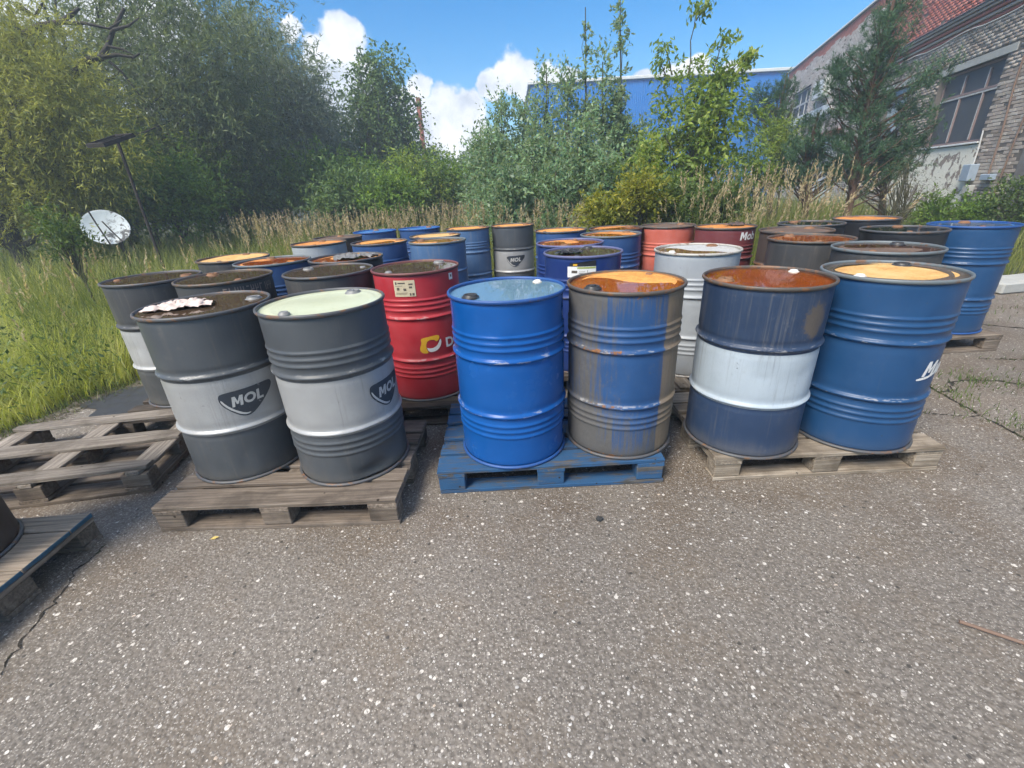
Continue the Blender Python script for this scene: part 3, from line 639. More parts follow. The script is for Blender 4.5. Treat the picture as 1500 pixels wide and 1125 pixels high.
def paint(name, bands, rough=.38, rust=.25, dirt=.25, dirtcol=(.16, .135, .11), fade=.15, metal=0, side=None, streaks=.5, coat=0, spec=.32, fs=1.0, sw=.6, scuff=.5, clear=None, patch=None):
    """bands: [(z_from, colour)...] from the bottom up"""
    g = newmat(name); z = g.sep(g.obj)[2]; o0 = g.obj; o = g.vmath('ADD', g.obj, g.vmath('SCALE', (7.1, 3.3, 0), scale=g.math('MULTIPLY', g.rnd, 20)))
    jit = g.math('MULTIPLY', g.math('SUBTRACT', g.noise(o, 30, 2), .5), .003); zz = g.math('ADD', z, jit)
    c = None; met = 0
    for z0, col, mt in bands:
        if c is None: c = col if len(col) == 4 else col + (1,); met = mt
        else:
            f = g.step(zz, z0 - .001, z0 + .001); c = g.mix(f, c, col)
            met = g.math('ADD', g.math('MULTIPLY', met, g.math('SUBTRACT', 1, f)), g.math('MULTIPLY', f, mt))
    big = g.noise(o, 5, 5, .6, w=None); fin = g.noise(o, 42, 4, .65, w=None)
    st = g.noise(g.scale(o, (34 * fs, 34 * fs, 2.2)), 1, 5, .65); st2 = g.noise(g.scale(o, (13, 13, 1.1)), 1, 4, .6, w=None)
    hv = g.n('ShaderNodeHueSaturation'); g.put(hv.inputs['Color'], c); g.put(hv.inputs['Value'], g.math('MULTIPLY_ADD', big, .5, .75)); g.put(hv.inputs['Saturation'], g.math('MULTIPLY_ADD', big, -fade, 1.0)); c = hv.outputs[0]
    # run marks and dust
    dm = g.math('MULTIPLY', g.step(g.math('ADD', g.math('MULTIPLY', st, sw), g.math('MULTIPLY', st2 if sw > .4 else big, 1.05 - sw)), .62 - dirt * .28, .82 - dirt * .1), streaks + dirt * .5)
    if clear:                                # grime rubbed and washed thin down one side of the shell
        sx0 = g.sep(o0); th0_ = g.math('ARCTAN2', sx0[1], sx0[0]); away = g.math('ABSOLUTE', g.math('SUBTRACT', th0_, clear))
        gf = g.math('ADD', g.math('MULTIPLY', g.step(away, .12, .95), .5), g.math('MULTIPLY', g.step(g.math('ABSOLUTE', g.math('SUBTRACT', z, .52)), .12, .42), .38)); sf = g.noise(g.scale(o, (70, 70, 3.5)), 1, 5, .7)
        dm = g.step(g.math('ADD', gf, g.math('ADD', g.math('MULTIPLY', sf, 1.35), g.math('MULTIPLY', big, .55))), 1.08, 1.62)
    c = g.mix(dm, c, g.mix(fin, tuple(k * .6 for k in dirtcol), dirtcol))
    if patch:
        sx1 = g.sep(o0); th1 = g.math('ARCTAN2', sx1[1], sx1[0]); pt_, pz_, wt_p, wz_p, pc_ = patch
        dd = g.math('ADD', g.math('POWER', g.math('DIVIDE', g.math('SUBTRACT', th1, pt_), wt_p), 2), g.math('POWER', g.math('DIVIDE', g.math('SUBTRACT', z, pz_), wz_p), 2)); c = g.mix(g.math('MULTIPLY', g.step(g.math('ADD', dd, g.math('MULTIPLY', g.math('SUBTRACT', fin, .5), 2.6)), 1.2, .5), .75), c, pc_)
    c = g.mix(g.math('MULTIPLY', g.step(g.math('ADD', g.math('MULTIPLY', big, .5), g.math('MULTIPLY', fin, .5)), .56, .7), dirt * .8), c, dirtcol)
    lowd = g.math('MULTIPLY', g.step(g.math('ADD', z, g.math('MULTIPLY', g.math('SUBTRACT', st2, .5), .16)), .11, .0), dirt * 1.3)
    c = g.mix(lowd, c, tuple(k * .7 for k in dirtcol))
    # rust on hoops, seams, rims
    e1 = g.step(g.math('ABSOLUTE', g.math('SUBTRACT', z, .594)), .02, .006); e2 = g.step(g.math('ABSOLUTE', g.math('SUBTRACT', z, .302)), .02, .006)
    e3 = g.math('MAXIMUM', g.step(z, .80, .87), g.step(z, .06, .012)); em = g.math('MAXIMUM', g.math('MAXIMUM', e1, e2), e3)
    rn = g.math('ADD', g.math('MULTIPLY', fin, .45), g.math('MULTIPLY', big, .55))
    rm = g.step(g.math('ADD', rn, g.math('MULTIPLY', em, .10 + rust * .12)), .80 - rust * .26, .86 - rust * .26)
    rc = g.ramp(fin, [(.3, (.04, .018, .010)), (.5, (.13, .055, .022)), (.7, (.26, .12, .045))])
    c = g.mix(g.math('MULTIPLY', rm, min(1, .55 + rust)), c, rc)
    if side:
        t0, t1, sc_, amt = side; sx = g.sep(o0); th = g.math('ARCTAN2', sx[1], sx[0])
        mm = g.math('MULTIPLY', g.step(g.math('ADD', th, g.math('MULTIPLY', g.math('SUBTRACT', st, .5), .10)), t0, t0 + .04), g.math('SUBTRACT', 1, g.step(th, t1, t1 + .1)))
        pt = g.noise(g.scale(o, (30, 30, 5)), 1, 4, .6)
        c = g.mix(g.math('MULTIPLY', mm, g.math('MULTIPLY_ADD', pt, .5, amt - .25)), c, g.mix(fin, tuple(k * .7 for k in sc_), sc_))
    hs_ = g.math('MULTIPLY', g.math('MAXIMUM', e1, e2), g.step(g.noise(g.scale(o, (14, 14, 60)), 1, 4, .7), .56, .64)); c = g.mix(g.math('MULTIPLY', hs_, scuff), c, (.42, .41, .40))
    chip = g.math('MULTIPLY', g.step(g.noise(o, 85, 2, .5), .70, .73), g.step(big, .5, .6)); c = g.mix(g.math('MULTIPLY', chip, .8), c, (.06, .045, .04))
    rgh = g.math('ADD', g.math('MULTIPLY_ADD', big, .12, rough - .06), g.math('MULTIPLY', g.math('MAXIMUM', rm, dm), .35))
    nb = g.bump(g.math('ADD', g.math('MULTIPLY', fin, .12), g.noise(g.scale(o0, (6, 6, 9)), 1, 2, .5)), .22, .012)
    met = g.math('MULTIPLY', met, g.math('SUBTRACT', 1, g.math('MAXIMUM', rm, g.math('MULTIPLY', dm, .6))))
    return finish(g, c, rgh, met, normal=nb, coat=coat, spec=spec)
def rim_mat(name, col, rust=.5):
    g = newmat(name); n = g.noise(g.obj, 22, 4, .7, w=g.math('MULTIPLY', g.rnd, 60))
    c = g.mix(g.step(n, .62 - rust * .3, .75 - rust * .3), col, g.mix(n, (.06, .028, .016), (.22, .11, .05)))
    return finish(g, c, .5, normal=g.bump(n, .3, .003))
def lidm(name, stops, rough=.75, sc=6, bump=.5, grime=1.0):
    g = newmat(name); n = g.noise(g.obj, sc, 6, .65, w=g.math('MULTIPLY', g.rnd, 60), dist=.5); n2 = g.noise(g.obj, 60, 3, .7, w=g.math('MULTIPLY', g.rnd, 60))
    n3 = g.noise(g.obj, 150, 2, .6); c = g.ramp(g.math('ADD', g.math('MULTIPLY', n, .62), g.math('MULTIPLY', n2, .38)), stops)
    dkc = tuple(k * .35 for k in stops[0][1]); c = g.mix(g.math('MULTIPLY', g.step(n3, .60, .68), .6 * grime), c, dkc)
    sx = g.sep(g.obj); rad = g.math('SQRT', g.math('ADD', g.math('MULTIPLY', sx[0], sx[0]), g.math('MULTIPLY', sx[1], sx[1]))); c = g.mix(g.math('MULTIPLY', g.step(g.math('ADD', rad, g.math('MULTIPLY', n2, .05)), .275, .305), .75 * grime), c, dkc)
    return finish(g, c, rough, normal=g.bump(n2, bump, .003))
LID = {
 'orange': lidm('orange_rust', [(.3, (.28, .09, .016)), (.43, (.52, .205, .035)), (.56, (.70, .33, .075)), (.72, (.45, .16, .03))]),
 'deep': lidm('deep_rust', [(.3, (.26, .085, .016)), (.5, (.54, .205, .04)), (.7, (.66, .31, .08))]),
 'brown': lidm('brown_sediment', [(.3, (.05, .03, .02)), (.5, (.12, .075, .05)), (.7, (.2, .13, .085))]),
 'olive': lidm('olive_sludge', [(.3, (.04, .035, .02)), (.5, (.085, .08, .05)), (.7, (.14, .13, .08))]),
 'lime': lidm('pale_green_sheen_lid', [(.2, (.34, .40, .22)), (.34, (.54, .57, .40)), (.6, (.60, .63, .46)), (.8, (.58, .60, .45))], .22, 3, .05, grime=.35),  # bright reflection on the lid is painted into this pale green
 'blue': lidm('blue_lid', [(.3, (.02, .11, .3)), (.6, (.03, .17, .42)), (.8, (.04, .2, .46))], .4, 4, .1, grime=.1),
 'skytint': lidm('sky_tinted_lid', [(.3, (.16, .34, .58)), (.6, (.26, .46, .70)), (.8, (.42, .56, .72))], .4, 4, .1, grime=.1),  # pale tone paints the mirrored sky into the lid colour
 'sand': lidm('sandy_rust', [(.34, (.40, .17, .045)), (.46, (.56, .32, .10)), (.56, (.64, .41, .16)), (.7, (.68, .46, .2))]),
 'grey': lidm('grey_lid', [(.3, (.24, .22, .19)), (.5, (.44, .44, .43)), (.7, (.36, .31, .23))]),
 'black': lidm('black_lid', [(.3, (.012, .012, .013)), (.6, (.04, .04, .04)), (.8, (.10, .085, .07))], .4),
}
def m_water(name, tint, ior=1.34, fog=None):
    g = newmat(name); tr = g.n('ShaderNodeBsdfTransparent'); tr.inputs[0].default_value = tint
    gl = g.n('ShaderNodeBsdfGlossy'); gl.inputs['Roughness'].default_value = .015; fr = g.n('ShaderNodeFresnel'); fr.inputs['IOR'].default_value = ior
    nb = g.bump(g.noise(g.obj, 9, 2, .5), .04, .004); g.put(gl.inputs['Normal'], nb); base = tr.outputs[0]
    if fog:
        df = g.n('ShaderNodeBsdfDiffuse'); df.inputs[0].default_value = fog; m0 = g.n('ShaderNodeMixShader'); m0.inputs[0].default_value = .55; g.put(m0.inputs[1], base); g.put(m0.inputs[2], df.outputs[0]); base = m0.outputs[0]
    m = g.n('ShaderNodeMixShader'); g.put(m.inputs[0], fr.outputs[0]); g.put(m.inputs[1], base); g.put(m.inputs[2], gl.outputs[0]); g.nt.links.new(m.outputs[0], g.out.inputs[0]); return g.m
WCLR = m_water('rain_water', (.82, .82, .8, 1)); WRUST = m_water('rusty_water', (.75, .55, .38, 1)); WMUD = m_water('muddy_water', (.6, .52, .42, 1), fog=(.11, .075, .05, 1)); WOIL = m_water('oily_water', (.5, .5, .48, 1), 1.5)
M_BUNGDK = simple('black_bung', (.03, .03, .032), .45); M_BUNGW = simple('white_plastic_bung', (.62, .6, .56), .45); M_BUNGR = simple('rusted_bung', (.2, .10, .05), .75, var=.5); M_BUNGS = simple('zinc_bung', (.2, .2, .2), .55, .2)

SL, SIL = lin((72, 79, 88))[:3], (.34, .345, .35)
P_MOL = paint('slate_and_silver_paint', [(0, (.066, .074, .084), 0), (.283, SIL, .25), (.568, (.066, .074, .084), 0)], .42, .16, .28, (.2, .18, .15), streaks=.36, fs=2.2)
P_MOLD = paint('dusty_slate_and_silver_paint', [(0, (.062, .064, .066), 0), (.283, (.38, .38, .375), .2), (.568, (.055, .056, .06), 0)], .5, .25, .35, (.2, .18, .15))
P_BLUE = paint('bright_cobalt_paint', [(0, (.0, .072, .29), 0)], .26, .0, .02, (.05, .13, .3), .05, streaks=.06, coat=.0, spec=.2)
P_RUSTB = paint('blue_paint_under_brown_grime', [(0, (.010, .060, .18), 0)], .5, .42, .78, (.115, .112, .11), .1, sw=.48, clear=R_(-88), side=(R_(-62), R_(70), (.215, .165, .115), .95), streaks=.8)
P_NAVY = paint('navy_and_white_paint', [(0, (.018, .040, .092), 0), (.283, (.335, .395, .45), 0), (.568, (.017, .036, .08), 0)], .42, .26, .38, (.17, .165, .16), streaks=.42, fs=3.2, patch=(R_(-68), .725, .24, .085, (.11, .085, .06)))
P_BLUER = paint('mid_blue_paint', [(0, (.006, .052, .148), 0)], .36, .05, .14, (.16, .18, .2), .12, streaks=.25, fs=1.5)
P_RED = paint('crimson_paint', [(0, (.36, .009, .020), 0)], .38, .08, .16, (.24, .08, .07), .12, streaks=.3)
P_DKBLUE = paint('deep_ultramarine_paint', [(0, (.007, .028, .14), 0)], .35, .05, .1, (.12, .12, .16), .1, streaks=.2)
P_LGREY = paint('light_grey_paint', [(0, (.30, .325, .35), 0)], .45, .08, .22, (.25, .22, .19), streaks=.3)
P_BLUEW = paint('worn_light_blue_paint', [(0, (.035, .11, .25), 0)], .5, .22, .35, (.24, .24, .24), .25, streaks=.5)
P_BLUE2 = paint('plain_blue_paint', [(0, (.010, .058, .19), 0)], .45, .12, .18, (.16, .15, .15), .2, streaks=.4)
P_DGREY = paint('dull_dark_grey_paint', [(0, (.048, .049, .052), 0)], .55, .2, .35, (.16, .14, .12), streaks=.5)
P_BLACK = paint('black_paint', [(0, (.016, .017, .021), 0)], .42, .08, .15, (.1, .09, .085), streaks=.3)
P_ORRED = paint('orange_red_paint', [(0, (.48, .075, .035), 0)], .5, .18, .2, (.28, .14, .1), .25, streaks=.35)
P_MAROON = paint('maroon_paint', [(0, (.15, .028, .032), 0)], .5, .2, .22, (.16, .09, .075), .2, streaks=.4)
P_BROWN = paint('brown_rusted_paint', [(0, (.06, .042, .034), 0)], .65, .6, .4, (.13, .1, .08), streaks=.5)
RIMS = {'dk': rim_mat('dark_rim', (.07, .072, .078), .35), 'blue': rim_mat('blue_rim', (.015, .07, .24), .12), 'bluer': rim_mat('grey_blue_rim', (.12, .14, .15), .25), 'rust': rim_mat('rusty_rim', (.075, .064, .055), .42), 'red': rim_mat('dull_red_rim', (.13, .04, .04), .3), 'lg': rim_mat('light_rim', (.4, .38, .34), .35), 'dkblue': rim_mat('deep_blue_rim', (.10, .11, .22), .15)}

def barrel(label, x, y, b, bead, pm, lid, rim='dk', wl=None, wm=None, tilt=(0, 0), ba=None, bs=None, bm1=None, bm2=None, seed=0, body=None, group='steel drums on pallets'):
    t = thing('barrel', label, 'barrel', (x, y, b), 0, group)
    link('body', BODY[body] if body else BODY[(bead, seed % 3)], pm, parent=t)
    link('rim', RIM, RIMS[rim], parent=t); link('rim', RIMB, RIMS['lg' if rim == 'lg' else ('blue' if rim == 'blue' else 'dk')], parent=t)
    ld = link('lid', lid_mesh(seed, *tilt), LID[lid], parent=t, smooth=True)
    if wl is not None: link('water', WATER, wm or WCLR, parent=t, loc=(0, 0, .872 + wl * .7), smooth=True)
    ba = (seed * 1.7) % 6.28 if ba is None else R_(ba); bs = ba + math.pi if bs is None else R_(bs)
    b1 = link('bung', BUNG_L, bm1 or M_BUNGR, parent=t, loc=(.215 * math.cos(ba), .215 * math.sin(ba), .8765))
    link('bung_grip', BAR_, bm1 or M_BUNGR, parent=b1, rotz=seed * .9)
    link('bung', BUNG_S, bm2 or M_BUNGR, parent=t, loc=(.222 * math.cos(bs), .222 * math.sin(bs), .876))
    return t
BZ = .147
b_molL = barrel('grey and silver barrel with crumpled pale plastic on its lid, front left', -1.507, 2.185, BZ, 0, P_MOL, 'brown', 'dk', .009, WMUD, (0, 0), 25, 205, M_BUNGS, M_BUNGDK, 1, 'molL')
b_mol2 = barrel('dented grey and silver barrel with pale green lid, beside the red barrel', -.898, 2.115, BZ, 1, P_MOL, 'lime', 'dk', None, WCLR, (.006, .012), 65, 245, M_BUNGS, M_BUNGS, 2, 'mol2')
b_blue = barrel('glossy bright blue barrel with sky reflection painted into its wet lid', -.004, 2.189, BZ, 1, P_BLUE, 'skytint', 'blue', .0065, WCLR, (.012, 0), 217, 42, M_BUNGDK, M_BUNGW, 3)
b_rust = barrel('blue barrel covered in brown grime with a bright orange rusty lid', .6, 2.222, BZ, 1, P_RUSTB, 'orange', 'rust', .002, WRUST, (.02, .03), 210, 42, M_BUNGDK, M_BUNGR, 4)
b_navy = barrel('navy barrel with a wide white band and rusty water on top', 1.282, 2.158, BZ, 0, P_NAVY, 'deep', 'rust', .006, WRUST, (.0, -.004), 185, 28, M_BUNGR, M_BUNGW, 5)
b_blur = barrel('mid blue barrel with white lettering and a pale orange lid', 1.894, 2.153, BZ, 1, P_BLUER, 'sand', 'bluer', None, None, (0, 0), 40, 199, M_BUNGDK, M_BUNGW, 6)
b_red = barrel('red barrel with a yellow and white emblem and a paper label', -.615, 3.05, BZ, 1, P_RED, 'brown', 'red', .007, WMUD, (0, 0), 50, 230, M_BUNGS, M_BUNGS, 7)
b_a1 = barrel('grey and silver barrel nearest the grass verge, holding murky water', -2.48, 3.16, BZ, 0, P_MOLD, 'olive', 'dk', .008, WMUD, (0, 0), 10, 190, seed=8)
b_a2 = barrel('dark grey barrel with worn pale lettering behind the crumpled plastic', -1.90, 3.03, BZ, 0, P_DGREY, 'brown', 'rust', .007, WMUD, (.004, 0), 140, 320, seed=9)
barrel('dark grey barrel with a dry bright orange lid, leftmost of the third row', -2.45, 4.12, BZ, 0, P_DGREY, 'sand', 'rust', None, None, (0, .03), 90, 270, seed=10)
barrel('blue barrel with wet rusty lid behind the lettered dark grey barrel', -1.925, 3.765, BZ, 1, P_BLUE2, 'deep', 'bluer', .003, WRUST, (0, .004), 120, 300, seed=11)
b_a5 = barrel('dark grey barrel brimming with olive water next to the red barrel', -1.213, 3.08, BZ, 0, P_DGREY, 'olive', 'dk', .010, WMUD, (0, 0), 150, 20, M_BUNGS, M_BUNGS, seed=12)
b_a6 = barrel('black barrel with a shredded dark bag on its rusty lid', -1.309, 3.74, BZ, 0, P_BLACK, 'orange', 'dk', .001, WRUST, (.004, .01), 60, 240, seed=13)
barrel('light grey barrel with rusty lid in the back rows on the left', -2.076, 5.145, BZ, 0, P_LGREY, 'deep', 'rust', None, None, (0, .01), 100, 280, seed=14)
barrel('brown rusted barrel peeping out behind the light grey one', -2.07, 5.75, BZ, 0, P_BROWN, 'brown', 'rust', None, None, (0, 0), 100, 280, seed=15)
barrel('dark blue barrel at the back left, left of a blue pair', -1.80, 6.47, BZ, 1, P_BLUE2, 'blue', 'blue', None, None, (0, 0), 100, 280, seed=16)
barrel('dark blue barrel at the back left, right of a blue pair', -1.205, 6.62, BZ, 1, P_BLUE2, 'blue', 'blue', None, None, (0, 0), 60, 240, seed=17)
barrel('blue barrel with orange lid directly behind the shredded grey bag', -1.336, 4.911, BZ, 1, P_BLUE2, 'orange', 'dk', .001, WRUST, (0, .01), 30, 210, seed=18)
barrel('blue barrel with sandy orange lid directly behind the pale blue one', -.80, 5.34, BZ, 1, P_BLUE2, 'sand', 'dk', None, None, (0, .01), 30, 210, seed=19)
barrel('pale blue barrel with half wet half rusty lid behind the red barrel', -.694, 4.74, BZ, 0, P_BLUEW, 'orange', 'bluer', .003, WCLR, (-.02, -.014), 150, 330, seed=20)
barrel('scuffed light blue barrel with beads, left of the far silver banded one', -.485, 6.19, BZ, 1, P_BLUEW, 'orange', 'rust', None, None, (0, .01), 30, 210, seed=21)
b_a14 = barrel('far grey and silver barrel with emblem facing the camera', .115, 6.30, BZ, 0, P_MOL, 'orange', 'rust', None, None, (0, .01), 30, 210, seed=22)
barrel('blue barrel with orange lid, back row, left of the orange red one', .64, 5.225, BZ, 0, P_BLUE2, 'orange', 'dk', None, None, (0, .012), 30, 210, seed=23)
barrel('blue barrel touching the orange red barrel at the back', 1.235, 5.11, BZ, 1, P_BLUE2, 'deep', 'rust', .002, WRUST, (0, .012), 30, 210, seed=24)
barrel('blue beaded barrel with rusty lid in front of the back row', 1.046, 4.52, BZ, 1, P_BLUE2, 'deep', 'bluer', .002, WRUST, (0, .008), 30, 210, seed=25)
barrel('ultramarine barrel with a clean orange lid behind the labelled one', .57, 3.998, BZ, 1, P_DKBLUE, 'deep', 'dkblue', .003, WRUST, (-.01, .004), 250, 70, seed=26)
b_a18 = barrel('ultramarine barrel with white label and a black bag on its lid', .58, 3.381, BZ, 1, P_DKBLUE, 'brown', 'dkblue', .007, WMUD, (0, 0), 70, 250, M_BUNGDK, M_BUNGDK, seed=27)
barrel('orange red barrel in the back row', 1.82, 5.12, BZ, 1, P_ORRED, 'brown', 'rust', None, None, (0, .01), 30, 210, seed=28)
b_a20 = barrel('maroon barrel with white lettering at the back', 2.262, 4.70, BZ, 1, P_MAROON, 'deep', 'rust', None, None, (0, .01), 60, 210, seed=29)
b_a21 = barrel('light grey beaded barrel with a dirty pale lid', 1.369, 3.214, BZ, 1, P_LGREY, 'grey', 'lg', .0005, WRUST, (.02, .012), 40, 200, M_BUNGR, M_BUNGW, seed=30)
barrel('brown barrel squeezed behind the black labelled barrel', 2.60, 4.07, BZ, 0, P_BROWN, 'brown', 'rust', None, None, (0, .01), 30, 210, seed=31)
b_a23 = barrel('black barrel with a white paper label on its side', 3.059, 4.577, BZ, 0, P_BLACK, 'black', 'dk', .007, WOIL, (0, 0), 100, 280, seed=32)
barrel('dark grey barrel with clean rusty lid behind the navy white one', 2.35, 3.48, BZ, 0, P_DGREY, 'deep', 'rust', .004, WRUST, (0, .004), 100, 250, seed=33)
barrel('black barrel with rusty lid at the far right back', 3.784, 4.798, BZ, 0, P_BLACK, 'deep', 'dk', None, None, (0, .02), 100, 280, seed=34)
barrel('black barrel with black wet lid beside the tall blue one', 3.288, 3.747, BZ, 0, P_BLACK, 'black', 'dk', .008, WOIL, (0, 0), 60, 240, seed=35)
barrel('dark grey barrel with brown water behind the lettered blue barrel', 2.439, 2.868, BZ, 0, P_DGREY, 'brown', 'bluer', .003, WRUST, (-.012, -.008), 35, 215, M_BUNGDK, M_BUNGR, seed=36)
barrel('blue barrel standing alone at the right picture edge', 3.945, 3.83, BZ, 1, P_BLUER, 'blue', 'blue', .006, WCLR, (0, 0), 60, 240, seed=37)
barrel('brown barrel cut off by the left picture edge', -2.50, 1.42, BZ, 0, P_BROWN, 'brown', 'rust', .004, WMUD, (0, 0), 60, 240, seed=38)

# ---- painted signs and labels, wrapped on the barrel shells
def worn(name, col, rough=.55, thr=.66):
    g = newmat(name); n = g.noise(g.obj, 55, 4, .7); n2 = g.noise(g.obj, 7, 3, .6); p = g.n('ShaderNodeBsdfPrincipled'); tr = g.n('ShaderNodeBsdfTransparent')
    g.put(p.inputs['Base Color'], g.mix(n2, tuple(k * .72 for k in col), col)); p.inputs['Roughness'].default_value = rough
    m = g.n('ShaderNodeMixShader'); g.put(m.inputs[0], g.step(g.math('ADD', g.math('MULTIPLY', n, .65), g.math('MULTIPLY', n2, .35)), thr - .06, thr - .03)); g.put(m.inputs[1], p.outputs[0]); g.put(m.inputs[2], tr.outputs[0]); g.nt.links.new(m.outputs[0], g.out.inputs[0]); return g.m
M_INK = worn('slate_ink', (.030, .038, .052)); M_LET = worn('silver_letter_paint', (.5, .5, .49)); M_WLET = worn('white_letter_paint', (.74, .74, .73))
M_YEL = worn('yellow_ink', (.72, .40, .02)); M_WORNLET = simple('worn_brown_letter', (.24, .19, .165), .8, var=.6, sc=90); M_LINE = simple('dark_print', (.09, .075, .06), .7)
def m_paper(name, a, b):
    g = newmat(name); n = g.noise(g.obj, 26, 4, .7); return finish(g, g.mix(n, a, b), .8)
M_PAPER = m_paper('yellowed_paper', (.40, .33, .2), (.62, .55, .40)); M_PAPERW = m_paper('white_paper', (.6, .6, .58), (.74, .74, .72)); M_PRGREEN = simple('green_print', (.30, .34, .10), .7); M_PRBLK = simple('black_print', (.012, .012, .015), .6)
def text_bm(s, size, shear=0, bold=.0):
    cu = bpy.data.curves.new('t', 'FONT'); cu.body = s; cu.size = size; cu.shear = shear; cu.offset = bold; cu.resolution_u = 4; cu.space_character = 1.0
    o = bpy.data.objects.new('t', cu); C.objects.link(o); dg = bpy.context.evaluated_depsgraph_get(); me = bpy.data.meshes.new_from_object(o.evaluated_get(dg))
    bpy.data.objects.remove(o); bpy.data.curves.remove(cu); bm = bmesh.new(); bm.from_mesh(me); bpy.data.meshes.remove(me); return bm
GLYPH = {'M': ([(0, 0), (0, 1), (.27, 1), (.46, .5), (.65, 1), (.92, 1), (.92, 0), (.68, 0), (.68, .62), (.53, .22), (.39, .22), (.24, .62), (.24, 0)], 1.02), 'L': ([(0, 0), (0, 1), (.25, 1), (.25, .22), (.62, .22), (.62, 0)], .68),
         'U': ([(0, 0), (0, .72), (.2, .72), (.2, .32), (.44, .72), (.64, .72), (.64, 0), (.44, 0), (.44, .40), (.2, 0)], .74), 'I': ([(0, 0), (0, .72), (.2, .72), (.2, 0)], .3)}
def glyph_bm(s, cap, shear=0, x0=0, z0=0, slope=0):
    bm = bmesh.new(); x = 0
    for ch in s:
        if ch in 'Oob':
            h, wd_, st = (1.0, .52, .23) if ch == 'O' else (.72, .36, .18); n = 28; ring_ = []
            for k in range(n):
                a = 6.28319 * k / n; ring_.append((x + wd_ + wd_ * math.cos(a), h / 2 + h / 2 * math.sin(a), x + wd_ + (wd_ - st) * math.cos(a), h / 2 + (h / 2 - st) * math.sin(a)))
            o_v = [bm.verts.new((p[0], p[1], 0)) for p in ring_]; i_v = [bm.verts.new((p[2], p[3], 0)) for p in ring_]
            for k in range(n): bm.faces.new((o_v[k], o_v[(k + 1) % n], i_v[(k + 1) % n], i_v[k]))
            if ch == 'b': bm.faces.new([bm.verts.new(p) for p in ((x, 0, 0), (x + .2, 0, 0), (x + .2, 1, 0), (x, 1, 0))])
            x += 2 * wd_ + .09
        else:
            P_, adv = GLYPH[ch]; bm.faces.new([bm.verts.new((x + a, b, 0)) for a, b in P_]); x += adv
    for v in bm.verts:
        a, b = v.co.x * cap, v.co.y * cap; v.co.x = a + shear * b + x0; v.co.y = b + z0 + slope * a
    return bm
def poly_bm(pts):
    bm = bmesh.new(); bm.faces.new([bm.verts.new((p[0], p[1], 0)) for p in pts]); return bm
def rect_bm(x0, z0, x1, z1): return poly_bm([(x0, z0), (x1, z0), (x1, z1), (x0, z1)])
def decal(bm, name, parent, th0, z0, mat, off=.002, flip=False, root=None, label=None):
    bmesh.ops.triangulate(bm, faces=bm.faces[:]); xs_ = [v.co.x for v in bm.verts]
    x = math.floor(min(xs_) / .012) * .012
    while x < max(xs_):
        bmesh.ops.bisect_plane(bm, geom=bm.verts[:] + bm.edges[:] + bm.faces[:], dist=1e-6, plane_co=(x, 0, 0), plane_no=(1, 0, 0)); x += .012
    for v in bm.verts:
        px, pz = (-v.co.x, -v.co.y) if flip else (v.co.x, v.co.y)
        th = R_(th0) + px / RB; r = RB + off; v.co = Vector((r * math.cos(th), r * math.sin(th), z0 + pz))
    for f in bm.faces:
        f.normal_update()
        if f.normal.x * f.calc_center_median().x + f.normal.y * f.calc_center_median().y < 0: f.normal_flip()
    return link(name, bm_mesh(name, bm), mat, parent=parent, label=label)
def smooth_poly(pts, it=2):
    P = np.array(pts, float)
    for _ in range(it):
        Q = np.roll(P, -1, 0); P = np.stack([.75 * P + .25 * Q, .25 * P + .75 * Q], 1).reshape(-1, 2)
    return P
def mol_sign(b, th_left, z0):
    sh = smooth_poly([(0, .100), (.004, .132), (.03, .139), (.12, .141), (.225, .146), (.252, .142), (.250, .112), (.2, .062), (.14, .012), (.108, -.002), (.075, .006), (.04, .036), (.010, .072)])
    e = decal(poly_bm(sh), 'emblem', b, th_left, z0, M_INK, .0022, label='dark shield with the letters MOL')
    cr = smooth_poly([(.006, .100), (.018, .072), (.045, .040), (.078, .014), (.100, .007), (.122, .014), (.098, .017), (.080, .025), (.05, .050), (.026, .078), (.011, .108)], 1)
    decal(poly_bm(cr), 'emblem_line', e, th_left, z0, M_LET, .0034)
    bt = glyph_bm('MOL', .052, .16, .048, .060, .05)
    decal(bt, 'lettering', e, th_left, z0, M_LET, .0034)
mol_sign(b_molL, -71, .361); mol_sign(b_mol2, -42.5, .361); mol_sign(b_a14, -110.5, .372)
# red barrel: swirl emblem, letter, paper label, tag
s_ = .00059
def zl(L): return [((x - 571) * s_, -(y - 855) * s_) for x, y in L]
em = decal(poly_bm(smooth_poly(zl([(462, 776), (560, 764), (650, 754), (682, 770), (676, 806), (640, 836), (612, 802), (540, 806), (520, 850), (518, 905), (542, 950), (500, 958), (452, 938), (444, 890), (474, 832)]), 2)), 'emblem', b_red, -72, .412, M_YEL, .0022, label='yellow and white looping emblem')
decal(poly_bm(smooth_poly(zl([(524, 884), (556, 904), (610, 898), (655, 868), (688, 798), (700, 842), (676, 906), (622, 942), (562, 948), (532, 926)]), 2)), 'emblem_stroke', em, -72, .412, M_WLET, .0026)
bt = text_bm('D', .09, 0, .0028); decal(bt, 'lettering', b_red, -51, .374, M_WLET, .0022)
lb = decal(rect_bm(-.068, -.052, .068, .05), 'paper_label', b_red, -96, .792, M_PAPER, .0018, label='yellowed paper label')
for x0, z0_, x1, z1 in [(-.058, .024, -.046, .04), (-.04, .028, .008, .037), (-.058, .014, -.01, .017), (-.05, -.012, -.032, .006), (-.006, -.016, .012, .0), (-.058, -.03, .018, -.027), (-.058, -.038, .01, -.036), (.03, -.046, .04, -.03), (.046, -.046, .06, -.03), (.028, .02, .055, .03), (.03, .0, .05, .012)]:
    decal(rect_bm(x0, z0_, x1, z1), 'print', lb, -96, .792, M_LINE, .0026)
